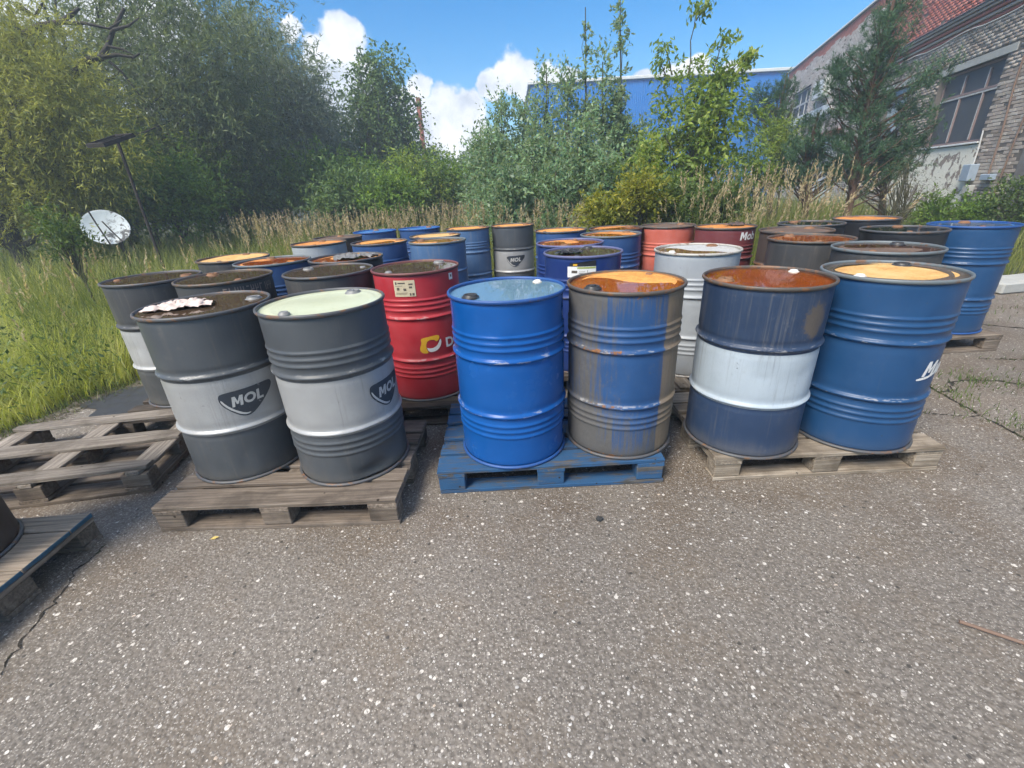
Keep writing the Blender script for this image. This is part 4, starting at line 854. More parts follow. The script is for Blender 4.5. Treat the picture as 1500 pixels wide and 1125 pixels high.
tg = decal(rect_bm(-.02, -.022, .016, .02), 'paper_tag', b_red, -29, .832, M_PAPERW, .0018); decal(rect_bm(-.008, -.006, .006, .01), 'print', tg, -29, .832, M_LINE, .0026)
# lettered blue barrel
bt = glyph_bm('MUI', .075, .3); decal(bt, 'lettering', b_blur, -80, .425, M_WLET, .0022, label='white slanted letters with a swoosh below')
decal(poly_bm(smooth_poly([(-.012, -.030), (.06, -.022), (.13, .0), (.17, .03), (.175, .026), (.14, -.008), (.065, -.034), (-.006, -.042)], 2)), 'lettering_swoosh', b_blur, -83, .447, M_WLET, .0022)
bt = glyph_bm('Mob', .075, .1); decal(bt, 'lettering', b_a20, -85, .768, M_WLET, .0022)
q_ = random.Random(4)                       # worn, illegible letter strokes
for k in range(11):
    th_ = -62 + k * 6.4; zc = .818; st_ = q_.randrange(4)
    bars = [(-.011, -.028, -.005, .028)] + [[(.004, -.026, .010, .026)], [(-.005, .018, .011, .026)], [(-.005, -.004, .011, .004), (.005, .0, .011, .026)], [(-.005, -.026, .011, -.018), (-.005, .0, .010, .006)]][st_]
    for bar_ in bars:
        if q_.random() < .85: decal(rect_bm(*bar_), 'letter_stroke', b_a2, th_, zc, M_WORNLET, .0022)
l18 = decal(rect_bm(-.1, -.06, .1, .015), 'paper_label', b_a18, -101, .80, M_PAPERW, .0018, label='white label with a black and green header')
decal(poly_bm([(-.085, .0155), (.1, .0155), (.1, .055), (.085, .056), (.02, .034), (-.085, .036)]), 'print', l18, -101, .80, M_PRBLK, .0018); decal(rect_bm(-.03, .0, .098, .013), 'print', l18, -101, .80, M_PRGREEN, .0026)
decal(rect_bm(-.06, .02, -.03, .033), 'print', l18, -101, .80, M_YEL, .0026)
for x0, z0_, x1, z1 in [(-.07, -.03, -.03, -.012), (-.02, -.034, .03, -.03), (-.02, -.022, .025, -.019), (.04, -.04, .043, -.01), (.055, -.03, .09, -.027)]: decal(rect_bm(x0, z0_, x1, z1), 'print', l18, -101, .80, M_LINE, .0026)
decal(rect_bm(-.078, -.03, .078, .03), 'paper_label', b_a23, -110, .812, M_PAPERW, .0018, label='plain white paper label')
# sandy island on the lettered blue barrel's lid sits in a dark wet ring
ring = []
for k in range(60):
    a = 6.28319 * k / 60; rr = .215 + .006 * math.sin(3 * a) + .004 * math.sin(7 * a + 1); ring.append((rr * math.cos(a) - .01, rr * math.sin(a)))
o_ = []
bm = bmesh.new(); inner = [bm.verts.new((x, y, 0)) for x, y in ring]; outer = [bm.verts.new((.2815 * math.cos(6.28319 * k / 60), .2815 * math.sin(6.28319 * k / 60), 0)) for k in range(60)]
for k in range(60): bm.faces.new((inner[k], outer[k], outer[(k + 1) % 60], inner[(k + 1) % 60]))
link('wet_sediment', bm_mesh('wet_sediment', bm), lidm('wet_dark_sediment', [(.3, (.05, .04, .03)), (.5, (.10, .075, .055)), (.7, (.24, .12, .08))], .2, 9, .3), parent=b_blur, loc=(0, 0, .8765))

# ---- things lying on the lids
def crumple(nx, ny, sx, sy, amp, seed):
    r = np.random.RandomState(seed); X, Y = np.meshgrid(np.linspace(-1, 1, nx), np.linspace(-1, 1, ny), indexing='ij')
    edge_ = 1 + .16 * np.sin(3 * np.arctan2(Y, X) + r.uniform(0, 6)) + .1 * np.sin(7 * np.arctan2(Y, X)); Z = 0 * X
    for _ in range(10):
        q = r.uniform(0, 6.28); k = r.uniform(3, 14); Z += np.abs(np.sin(k * (X * np.cos(q) + Y * np.sin(q)) + r.uniform(0, 6))) * r.uniform(.3, 1)
    Z = (Z - Z.min()) / (Z.max() - Z.min()); Rr = np.sqrt(X ** 2 + Y ** 2); sq = np.where(Rr > 1e-6, np.maximum(abs(X), abs(Y)) / np.maximum(Rr, 1e-6), 1)
    V = np.stack([X * sq * edge_ * sx + r.normal(0, .003, X.shape), Y * sq * edge_ * sy + r.normal(0, .003, X.shape), amp * Z * (1.15 - .6 * Rr * sq)], -1).reshape(-1, 3)
    i, j = np.meshgrid(np.arange(nx - 1), np.arange(ny - 1), indexing='ij'); a = i * ny + j
    return mesh_np('crumpled', V, [np.stack([a, a + ny, a + ny + 1, a + 1], -1).reshape(-1, 4)])
def m_plastic(name, a, b, rough):
    g = newmat(name); n = g.noise(g.obj, 20, 4, .7); return finish(g, g.mix(n, a, b), rough, normal=g.bump(g.noise(g.obj, 60, 3, .7), .4, .004))
cr_ = link('plastic_sheet', crumple(34, 22, .145, .10, .045, 3), m_plastic('pinkish_plastic', (.5, .38, .32), (.78, .66, .60), .5), loc=(-1.6, 2.15, BZ + .878), rotz=R_(18)); tag(cr_, 'crumpled pale pink plastic sheet lying in brown water on a barrel lid', 'plastic sheet')
cr_ = link('plastic_bag', crumple(30, 22, .17, .12, .05, 5), m_plastic('grey_black_plastic', (.03, .03, .03), (.30, .29, .28), .35), loc=(-1.25, 3.74, BZ + .873), rotz=R_(12)); tag(cr_, 'shredded grey bag on the rusty lid of a black barrel', 'plastic bag')
cr_ = link('plastic_bag', crumple(30, 22, .10, .09, .045, 8), m_plastic('black_plastic', (.008, .008, .009), (.04, .04, .045), .3), loc=(.47, 3.33, BZ + .877), rotz=R_(40)); tag(cr_, 'crumpled black bag in the water of an ultramarine barrel', 'plastic bag')
cr_ = link('rag', crumple(20, 16, .10, .07, .05, 9), m_plastic('brown_rag', (.05, .035, .03), (.13, .09, .08), .8), loc=(2.4, 4.76, BZ + .875), rotz=R_(10)); tag(cr_, 'dark rag on the rusty lid of the maroon barrel', 'rag')

# ---- small things on the yard
rod = cable([(1.535, 1.037, .013), (1.64, .965, .014), (1.80, .86, .013), (2.1, .66, .013)], .0065, M_PIPE, 'steel_rod', None, 8); tag(rod, 'thin rusty steel rod lying on the asphalt at the lower right', 'rod')
def lump(name, loc, r, seed, m, label, cat, flat=.7):
    bm = bmesh.new(); bmesh.ops.create_icosphere(bm, subdivisions=2, radius=r); q = random.Random(seed)
    for v in bm.verts: v.co *= 1 + q.uniform(-.22, .22); v.co.z *= flat
    o = link(name, bm_mesh(name, bm), m, loc=loc, smooth=False); return tag(o, label, cat)
M_DKST = simple('dark_stone', (.03, .03, .03), .8)
lump('stone', (.388, 1.653, .008), .016, 3, M_DKST, 'small black lump of bitumen on the asphalt in front of the blue pallet', 'stone'); 
def flat_leaf(loc, rz, L, m, label):
    V = np.array([(-L, 0, .002), (-L * .4, L * .3, .006), (0, L * .38, .009), (L * .5, L * .24, .006), (L, 0, .004), (L * .5, -L * .26, .007), (0, -L * .36, .003), (-L * .4, -L * .3, .005), (0, 0, .003)]); F = np.array([(8, k, (k + 1) % 8) for k in range(8)])
    o = link('fallen_leaf', mesh_np('fallen_leaf', V, [F]), m, loc=loc, rotz=rz); return tag(o, label, 'leaf')
flat_leaf((-1.475, 1.66, .001), .3, .022, simple('dry_yellow_leaf', (.5, .38, .12), .8), 'dry yellow leaf on the asphalt before the dark brown pallet')
st = link('wood_scrap', plank_mesh(.42, .09, .02, 77), M_WDARK, loc=(-2.84, 3.0, .002), rotz=R_(12)); tag(st, 'dark broken board lying behind the upturned pallet', 'board')
st = link('roofing_felt', crumple(16, 16, .42, .36, .012, 21), simple('black_roofing_felt', (.035, .037, .042), .6, sc=8), loc=(-3.12, 3.42, .003), rotz=R_(25)); tag(st, 'dark sheet of roofing felt on the ground beside the verge', 'roofing felt')

# ================================================================== VEGETATION
def leafmat(name, stops, trans=.35, back=None, rough=.5, tv=.0):
    g = newmat(name); geo = g.n('ShaderNodeNewGeometry'); ri = geo.outputs['Random Per Island']
    n1 = g.step(g.noise(g.obj, 1.5, 3, .6), .3, .7); f = g.math('ADD', g.math('MULTIPLY', ri, .6), g.math('MULTIPLY', n1, .4))
    c = g.ramp(f, stops)
    if back: c = g.mix(geo.outputs['Backfacing'], c, back)
    p = g.n('ShaderNodeBsdfPrincipled'); g.put(p.inputs['Base Color'], c); p.inputs['Roughness'].default_value = rough; p.inputs['Specular IOR Level'].default_value = .3
    t = g.n('ShaderNodeBsdfTranslucent'); tc = g.mix(.5, c, g.mix(1.0, c, (1.0, 1.0, .35), 'MULTIPLY')); g.put(t.inputs[0], g.mix(1.0, tc, (1.5, 1.5, 1.2), 'MULTIPLY'))
    m = g.n('ShaderNodeMixShader'); m.inputs[0].default_value = trans; g.put(m.inputs[1], p.outputs[0]); g.put(m.inputs[2], t.outputs[0]); g.nt.links.new(m.outputs[0], g.out.inputs[0]); return g.m
def bark(name, a, b, sc=8):
    g = newmat(name); n = g.noise(g.scale(g.obj, (sc * 2, sc * 2, sc * .5)), 1, 5, .7); return finish(g, g.mix(n, a, b), .95, normal=g.bump(n, .7, .02))
BK_DARK = bark('dark_bark', (.018, .015, .012), (.07, .06, .05)); BK_PINE = bark('pine_bark', (.05, .03, .02), (.17, .095, .06)); BK_BIRCH = bark('birch_bark', (.08, .075, .07), (.55, .53, .5), 4); BK_GREEN = bark('green_shoot', (.05, .05, .025), (.10, .09, .05))
L_WILLY = leafmat('yellow_willow_leaf', [(.1, (0.085, 0.100, 0.015)), (.45, (0.215, 0.228, 0.036)), (.75, (0.374, 0.364, 0.069)), (1, (0.525, 0.493, 0.127))], .35, (0.299, 0.312, 0.101))
L_WILL = leafmat('willow_leaf', [(.1, (0.039, 0.062, 0.022)), (.45, (0.083, 0.121, 0.042)), (.75, (0.144, 0.184, 0.073)), (1, (0.226, 0.266, 0.127))], .3, (0.182, 0.221, 0.122))
L_WILLC = leafmat('veiled_willow_leaf', [(.1, (.075, .10, .075)), (.45, (.14, .18, .13)), (.75, (.22, .26, .20)), (1, (.31, .35, .29))], .3, (.25, .29, .25))  # bluish veil over the centre trees is painted into this leaf colour
L_BIRCH = leafmat('birch_leaf', [(.1, (0.052, 0.094, 0.035)), (.5, (0.117, 0.187, 0.066)), (1, (0.235, 0.325, 0.112))], .32)
L_FAR = leafmat('far_leaf', [(.1, (0.054, 0.086, 0.038)), (.5, (0.100, 0.147, 0.060)), (1, (0.180, 0.224, 0.090))], .3)
L_BUSH = leafmat('bush_leaf', [(.1, (0.063, 0.114, 0.019)), (.5, (0.145, 0.247, 0.041)), (1, (0.291, 0.381, 0.080))], .38)
L_POP = leafmat('poplar_leaf', [(.1, (0.062, 0.121, 0.057)), (.5, (0.128, 0.228, 0.104)), (.85, (0.239, 0.348, 0.170)), (1, (0.392, 0.481, 0.285))], .3, (0.279, 0.348, 0.232))
L_MAPLE = leafmat('boxelder_leaf', [(.1, (0.075, 0.128, 0.027)), (.5, (0.183, 0.265, 0.052)), (.85, (0.323, 0.375, 0.082)), (1, (0.474, 0.460, 0.120))], .4)
L_YEL = leafmat('yellowing_leaf', [(.1, (.10, .12, .015)), (.5, (.22, .24, .03)), (1, (.4, .34, .05))], .4)
L_PINE = leafmat('pine_needle', [(.1, (0.026, 0.060, 0.033)), (.5, (0.053, 0.115, 0.055)), (1, (0.109, 0.189, 0.091))], .15, rough=.45)
L_WEED = leafmat('weed_leaf', [(.1, (0.048, 0.084, 0.024)), (.5, (0.102, 0.156, 0.042)), (1, (0.180, 0.240, 0.072))], .38)
L_DRY = leafmat('dry_twig', [(.1, (.06, .05, .03)), (.5, (.11, .10, .05)), (1, (.14, .16, .06))], .2)

def unit(v): return v / (np.linalg.norm(v, axis=-1, keepdims=True) + 1e-9)
def leaves(P, A, Nn, L, Wd):
    """diamond leaves: base P, axis A, normal-ish Nn"""
    A = unit(A); sd = unit(np.cross(A, Nn)); nn = np.cross(sd, A); L = L[:, None]; Wd = Wd[:, None]
    V = np.stack([P, P + A * L * .45 + sd * Wd * .5 + nn * Wd * .12, P + A * L, P + A * L * .45 - sd * Wd * .5 + nn * Wd * .12], 1)
    n = len(P); return V.reshape(-1, 3), np.arange(4 * n).reshape(n, 4)
def crown(blobs, nclus, ntw, nlv, tw, lsize, aspect, droop, up, seed, crad=.5, flat=1.0):
    """clusters inside ellipsoid blobs > twigs > leaves. blobs: (x,y,z,rx,ry,rz)"""
    r = np.random.RandomState(seed); B = np.array(blobs, float); vol = (B[:, 3] * B[:, 4] * B[:, 5]) ** .75; pick = r.choice(len(B), nclus, p=vol / vol.sum())
    u = unit(r.normal(size=(nclus, 3))); rad = r.rand(nclus) ** (1 / 2.6); Cc = B[pick, :3] + u * rad[:, None] * B[pick, 3:]
    outw = unit(u * np.array([1, 1, .6])); k = np.repeat(np.arange(nclus), ntw); n = len(k)
    P = Cc[k] + r.normal(size=(n, 3)) * crad * np.array([1, 1, .7 * flat]) * r.uniform(.5, 1.2, (nclus, 1))[k]
    Dd = unit(outw[k] * .7 + r.normal(size=(n, 3)) * .65 + np.array([0, 0, up])); tl = tw * r.uniform(.5, 1.3, n)
    t = np.tile(np.linspace(.05, 1, nlv), n); kk = np.repeat(np.arange(n), nlv); m = len(kk)
    t = t + r.uniform(-.05, .05, m); LP = P[kk] + Dd[kk] * (t * tl[kk])[:, None] + np.array([0, 0, -1.0]) * (droop * t ** 2 * tl[kk])[:, None]
    ax = unit(Dd[kk] * .7 + r.normal(size=(m, 3)) * .55 + np.array([0, 0, -droop * .8]) * t[:, None]); nr = unit(r.normal(size=(m, 3)) * .6 + np.array([0, 0, 1.0]))
    L = lsize * r.uniform(.55, 1.25, m); V, F = leaves(LP, ax, nr, L, L * aspect); return V, F, Cc, P, Dd, tl
def limb(a, b, r0, r1, seed, sag=.12, n=7):
    r = np.random.RandomState(seed); t = np.linspace(0, 1, n)[:, None]; P = a + (b - a) * t; ln = np.linalg.norm(b - a)
    P = P + np.sin(t * np.pi) * np.array([0, 0, -sag * ln * .4]) + np.concatenate([[[0, 0, 0]], np.cumsum(r.normal(0, .022 * ln, (n - 2, 3)), 0), [[0, 0, 0]]])
    return tube_np(P, np.linspace(r0, r1, n), 6)
def tree(name, label, cat, base, height, blobs, leaf, bk, trunk_r, nclus=120, ntw=10, nlv=8, tw=.5, lsize=.1, aspect=.3, droop=.2, up=.2, seed=1, crad=.45, nlimb=26, lean=(0, 0), group=None, trunk_top=.8, flat=1.0, wob=.02):
    t = thing(name, label, cat, (base[0], base[1], -.03), 0, group); r = np.random.RandomState(seed + 500)
    V, F, Cc, P, Dd, tl = crown(blobs, nclus, ntw, nlv, tw, lsize, aspect, droop, up, seed, crad, flat)
    height = min(height, max(k[2] + .5 * k[5] for k in blobs))
    n = 9; q = np.linspace(0, 1, n); tp = np.stack([lean[0] * q ** 1.5 * height + np.cumsum(r.normal(0, wob * height * .3, n)) * (q > 0), lean[1] * q ** 1.5 * height + np.cumsum(r.normal(0, wob * height * .3, n)) * (q > 0), q * height * trunk_top], -1)
    parts = [tube_np(tp, trunk_r * (1 - .8 * q) + .006, 10)]
    for k in r.choice(len(Cc), min(int(nlimb * 1.5), len(Cc)), replace=False):
        c = Cc[k]; hz = np.clip(c[2] * r.uniform(.4, .75), .1, height * trunk_top * .95); i = hz / (height * trunk_top) * (n - 1); i0 = int(min(i, n - 2)); a = tp[i0] + (tp[i0 + 1] - tp[i0]) * (i - i0)
        r0 = trunk_r * (1 - .8 * i / (n - 1)) * .5 + .004; parts.append(limb(a, c, r0, .006, seed * 77 + k))
    TV, TF = merge(parts)
    link('trunk', mesh_np('trunk', TV, TF), bk, parent=t, smooth=True); link('crown', mesh_np('crown', V, [F]), leaf, parent=t); return t
def rel(base, L, Y):
    """blobs given as (px, py, radius_px, depth offset) -> metres relative to base"""
    out = []
    for (px, py, rp, dy) in L:
        p = at(px, py, Y + dy); e = at(px + rp, py, Y + dy); f_ = at(px, py - rp, Y + dy); rr = (np.linalg.norm(e - p) + np.linalg.norm(f_ - p)) / 2
        out.append((p[0] - base[0], p[1] - base[1], p[2] + .03, rr, rr, rr))
    return out
def gb(px, Y, py=300): p = at(px, py, Y); return (p[0], p[1])

# ---- left: willows
b = gb(10, 10, 330)
tree('willow_tree', 'yellow green willow leaning into the left picture edge', 'tree', b, 6, rel(b, [(20, 120, 75, 0), (95, 165, 62, .2), (-60, 90, 110, .3), (60, 235, 70, 0), (130, 255, 45, .3), (-40, 230, 110, .4), (40, 60, 45, .5), (140, 205, 38, 0), (0, 280, 60, .3)], 10), L_WILLY, BK_DARK, .16, 540, 15, 12, .55, .115, .19, .5, .0, 21, .34, 30)
b = gb(140, 14.5)
wt_ = tree('willow_tree', 'tall dark willow with bare black boughs at the top left', 'tree', b, 11, rel(b, [(250, 60, 90, 0), (200, 150, 95, .3), (120, 100, 80, .8), (310, 130, 75, 0), (270, 190, 80, 0), (180, -40, 90, .8), (330, 200, 60, .6), (200, 240, 70, .2), (330, 30, 55, .3), (-40, 120, 120, 1.5), (100, 230, 90, 1)], 14.5), L_WILL, BK_DARK, .26, 820, 14, 12, .75, .155, .2, .45, .05, 22, .55, 46)
bp = []
for L_, r0_, r1_ in [([(20, 60), (60, 38), (88, 33), (104, 22), (116, 12)], .075, .03), ([(88, 33), (125, 34), (160, 42), (178, 30)], .04, .015), ([(95, 120), (130, 88), (148, 85), (158, 68), (166, 44), (182, 12)], .08, .03), ([(150, 84), (172, 80), (196, 84), (205, 78)], .045, .014), ([(158, 68), (180, 72), (198, 82)], .03, .01), ([(166, 44), (188, 38), (204, 26)], .035, .012), ([(160, 90), (178, 105), (196, 128), (212, 150)], .03, .01), ([(30, 10), (52, 24), (62, 5)], .05, .02)]:
    P_ = [at(px, py, 11.3 + .05 * k) - np.array([b[0], b[1], -.03]) for k, (px, py) in enumerate(L_)]; bp.append(tube_np(P_, np.linspace(r0_, r1_, len(P_)), 7))
for v_, f_ in bp: link('bough', mesh_np('bough', v_, [f_]), BK_DARK, parent=wt_, smooth=True)
b = gb(395, 19)
tree('willow_tree', 'rounded grey green willow left of the birch', 'tree', b, 10, rel(b, [(390, 120, 62, 0), (430, 165, 50, 0), (350, 80, 60, .5), (400, 210, 60, 0), (455, 215, 42, .4), (345, 170, 62, .5), (330, 230, 60, .3), (440, 120, 26, .3), (365, 45, 30, .4)], 19), L_WILLC, BK_DARK, .25, 620, 13, 10, .75, .18, .22, .4, .1, 23, .5, 30)
b = gb(475, 24)
tree('alder_tree', 'slim dark tree squeezed between the willow and the birch', 'tree', b, 9, rel(b, [(470, 200, 28, 0), (485, 235, 32, 0), (462, 165, 18, 0), (500, 205, 22, 0), (455, 130, 12, 0), (448, 100, 7, 0)], 24), L_FAR, BK_DARK, .14, 130, 10, 8, .6, .2, .45, .3, .2, 24, .42, 14)
b = gb(556, 22)
tree('birch_tree', 'tall drooping birch standing alone against the white clouds', 'tree', b, 10.2, rel(b, [(547, 78, 14, 0), (556, 100, 24, 0), (550, 130, 32, 0), (566, 160, 36, 0), (556, 195, 46, 0), (580, 215, 30, .3), (545, 235, 44, 0), (530, 170, 26, 0), (590, 190, 18, .2), (540, 62, 7, 0), (525, 215, 30, 0), (600, 235, 20, .2)], 22), L_BIRCH, BK_BIRCH, .14, 300, 10, 9, .75, .15, .6, .9, .1, 25, .36, 40, trunk_top=.97, wob=.006)
for i, (px, top, rr, Y, lb) in enumerate([(640, 222, 18, 34, 'small far tree left of the gap under the clouds'), (628, 212, 10, 38, 'narrow far tree top beside the birch'), (665, 238, 15, 36, 'low far tree in the gap under the clouds'), (690, 220, 16, 30, 'far tree at the edge of the poplar thicket'), (612, 246, 24, 30, 'low far tree below the rusty chimney')]):
    b = gb(px, Y); tree('far_tree', lb, 'tree', b, 5, rel(b, [(px, top + rr * .9, rr * .55, 0), (px, top + rr * 2, rr, 0), (px + 3, top + rr * 3.2, rr * 1.2, 0), (px - 6, top + rr * 4, rr * 1.3, 0)], Y), L_FAR, BK_DARK, .12, 70, 8, 7, .5, .22, .5, .2, .3, 30 + i, .4, 8, group='far trees')

# ---- bushes along the wood edge
for i, (px, py, r_, Y, lm, lb) in enumerate([(250, 280, 42, 12, L_BUSH, 'bright green bush right of the rusty post'), (300, 262, 45, 14, L_BUSH, 'bush at the foot of the dark willow'), (352, 275, 40, 15, L_BIRCH, 'dark bush under the grey green willow'), (405, 278, 38, 16, L_BUSH, 'bush right of the dark bush under the willow'), (470, 262, 44, 17, L_BUSH, 'large pale green bush left of the birch foot'), (540, 272, 40, 17, L_BUSH, 'bush at the foot of the birch'), (610, 272, 44, 16, L_MAPLE, 'yellow green bush below the rusty chimney'), (660, 272, 36, 17, L_BUSH, 'bush in front of the distant lamp post'), (505, 288, 30, 14, L_BIRCH, 'low dark bush before the birch'), (575, 290, 26, 14, L_BUSH, 'low bush between two paler bushes'), (170, 290, 40, 12.5, L_BIRCH, 'dark bush behind the white dish'), (90, 300, 48, 12, L_BIRCH, 'dark bush in the shade under the yellow willow'), (215, 240, 40, 13.5, L_BIRCH, 'dark bush behind the rusty post')]):
    b = gb(px, Y); tree('bush', lb, 'bush', b, 2.2, rel(b, [(px, py - r_ * .3, r_ * .75, 0), (px - r_ * .5, py + r_ * .15, r_ * .65, -.2), (px + r_ * .5, py + r_ * .1, r_ * .65, .2), (px, py + r_ * .6, r_ * .8, -.1)], Y), lm, BK_GREEN, .05, 110, 10, 8, .4, .13, .42, .2, .3, 50 + i, .28, 14, group='bushes along the wood edge')

# ---- young poplars
for i, (px, top, Y, wd, lb) in enumerate([(703, 190, 13, 13, 'young poplar at the left end of the thicket'), (735, 150, 13.5, 14, 'second young poplar from the left end of the thicket'), (768, 150, 14, 20, 'young poplar at the corner of the blue warehouse'), (800, 108, 13, 18, 'young poplar left of the two tall whips'), (832, 112, 12.5, 17, 'leafy poplar directly left of the shorter whip'), (858, 12, 12.5, 12, 'tall thin poplar whip, the left one of two'), (884, 92, 12, 18, 'young poplar between the two tall whips'), (908, -6, 12, 13, 'tallest poplar whip rising out of the picture top'), (930, 185, 12, 18, 'lower poplar right of the tallest whip'), (720, 200, 11.5, 18, 'lower poplar in front of the thicket on its left'), (780, 195, 11, 22, 'lower poplar in front of the thicket in its middle'), (850, 190, 10.5, 22, 'lower poplar in front of the two whips'), (745, 235, 10, 20, 'low poplar shoot nearest the barrels'), (890, 225, 10, 22, 'low poplar shoot beside the yellow green maple'), (815, 240, 10, 22, 'low poplar shoot behind the far silver banded barrel')]):
    b = gb(px + (290 - top) * (-.0), Y); p = at(px, top, Y); hz = p[2]; r = np.random.RandomState(i); w_ = wd / F_PX * Y * 1.1
    dx = p[0] - b[0]; bl = []; thin = top < 40
    zc = np.linspace(.12, 1.0, 16)
    for q in zc:
        wq = w_ * (1.15 - .95 * q ** 1.5) if not thin else w_ * (.30 if q > .62 else 1.15 - q * .9)
        if thin and q > .62: wq = w_ * .16
        bl.append((dx * q + r.normal(0, w_ * .18 * (1 - q)), r.normal(0, w_ * .2), hz * q, wq, wq, hz / 22))
    tree('young_poplar', lb, 'tree', b, hz + .05, bl, L_POP, BK_GREEN, .035 if not thin else .025, 200 if not thin else 150, 7, 7, .34 if not thin else .16, .095, .55, .05, .7, 80 + i, .14 if not thin else .05, 26, group='young poplars before the blue warehouse', trunk_top=1.0, wob=.004, lean=(dx / max(hz, 1), 0))

# ---- box elder with long arching shoots
b = gb(1010, 9.5)
t_ = tree('box_elder_tree', 'yellow green ash leaved maple with shoots standing up against the sky', 'tree', b, 3.6, rel(b, [(1010, 190, 52, 0), (985, 240, 52, 0), (1050, 225, 48, .2), (1020, 150, 40, 0), (1045, 130, 30, .2), (975, 285, 46, -.3), (1060, 180, 36, .3), (1035, 105, 22, 0), (1000, 120, 20, .1), (1065, 115, 18, .1), (1025, 85, 17, 0), (950, 240, 28, 0), (1030, 280, 44, 0)], 9.5), L_MAPLE, BK_GREEN, .07, 175, 9, 8, .3, .115, .42, .55, .1, 120, .20, 34)
sv, sl_ = [], []
rr_ = np.random.RandomState(3)
for (ax, ay, bx, by, tl) in [(1008, 110, 1022, 12, 22), (1045, 105, 1065, 52, 16), (985, 110, 972, 66, 16), (1062, 110, 1095, 84, 14), (1020, 30, 1034, 6, 14), (975, 110, 968, 92, 12), (1075, 120, 1098, 78, 12)]:
    p, q = at(ax, ay, 9.5), at(bx, by, 9.5); o = np.array([b[0], b[1], -.03]); sv.append(limb(p - o, q - o, .013, .005, int(ax), sag=-.05))
    for k in range(70):
        c = q + unit(rr_.normal(size=3)) * tl / F_PX * 9.5 * rr_.rand() ** .6 * np.array([1, 1, .8]); a_ = unit(np.array([rr_.normal() * .6, rr_.normal() * .6, -.7])); v_, f_ = leaves((c - o)[None], a_[None], unit(rr_.normal(size=(1, 3)) + np.array([0, 0, .6])), np.array([.11 * rr_.uniform(.6, 1.2)]), np.array([.045])); sl_.append((v_, f_))
TV, TF = merge(sv); link('shoot', mesh_np('shoot', TV, TF), BK_GREEN, parent=t_, smooth=True)
TV, TF = merge(sl_); link('shoot_leaves', mesh_np('shoot_leaves', TV, TF), L_MAPLE, parent=t_)
for i, (px, py, r_, Y, lm, lb) in enumerate([(1105, 250, 34, 10.5, L_MAPLE, 'light green bush between the maple and the pines'), (1140, 200, 26, 12, L_MAPLE, 'light green shrub below the blue warehouse corner'), (938, 285, 22, 7.6, L_YEL, 'yellowing shrub behind the back row of blue barrels'), (985, 300, 26, 7.8, L_WEED, 'green weed clump beside the yellowing shrub'), (885, 310, 16, 7.5, L_YEL, 'small goldenrod clump left of the yellowing shrub'), (1368, 312, 22, 10, L_BUSH, 'bright green nettles at the foot of the flaking plaster'), (1425, 312, 18, 9.5, L_BUSH, 'green weeds below the electric boxes'), (1330, 268, 34, 9.5, L_DRY, 'thin dry shrub in front of the plaster wall'), (1310, 290, 34, 9, L_DRY, 'dry twiggy shrub right of the pine trunk'), (1490, 300, 30, 9, L_WEED, 'weeds at the right picture edge below the wall'), (1060, 290, 26, 8.2, L_WEED, 'weed clump in front of the light green bush')]):
    b = gb(px, Y); dry = lm is L_DRY
    tree('shrub', lb, 'shrub', b, 1.6, rel(b, [(px, py - r_ * .4, r_ * .6, 0), (px - r_ * .4, py + r_ * .2, r_ * .5, -.1), (px + r_ * .4, py + r_ * .2, r_ * .5, .1), (px, py + r_ * .7, r_ * .6, 0)], Y), lm, BK_GREEN, .02, 60 if not dry else 40, 8 if not dry else 6, 8 if not dry else 6, .28 if not dry else .4, .075 if not dry else .05, .42 if not dry else .22, .25, .5, 140 + i, .14, 22, group='shrubs and weeds')
b = gb(95, 6.2, 350)
tree('shrub', 'slender leafy shrub with a yellow tip in front of the white dish', 'shrub', b, 1.5, rel(b, [(92, 345, 18, 0), (80, 318, 12, 0), (68, 302, 6, 0), (104, 362, 20, 0), (58, 290, 4, 0), (50, 330, 6, 0)], 6.2), L_WEED, BK_GREEN, .015, 40, 5, 8, .24, .065, .34, .2, .9, 171, .07, 14)

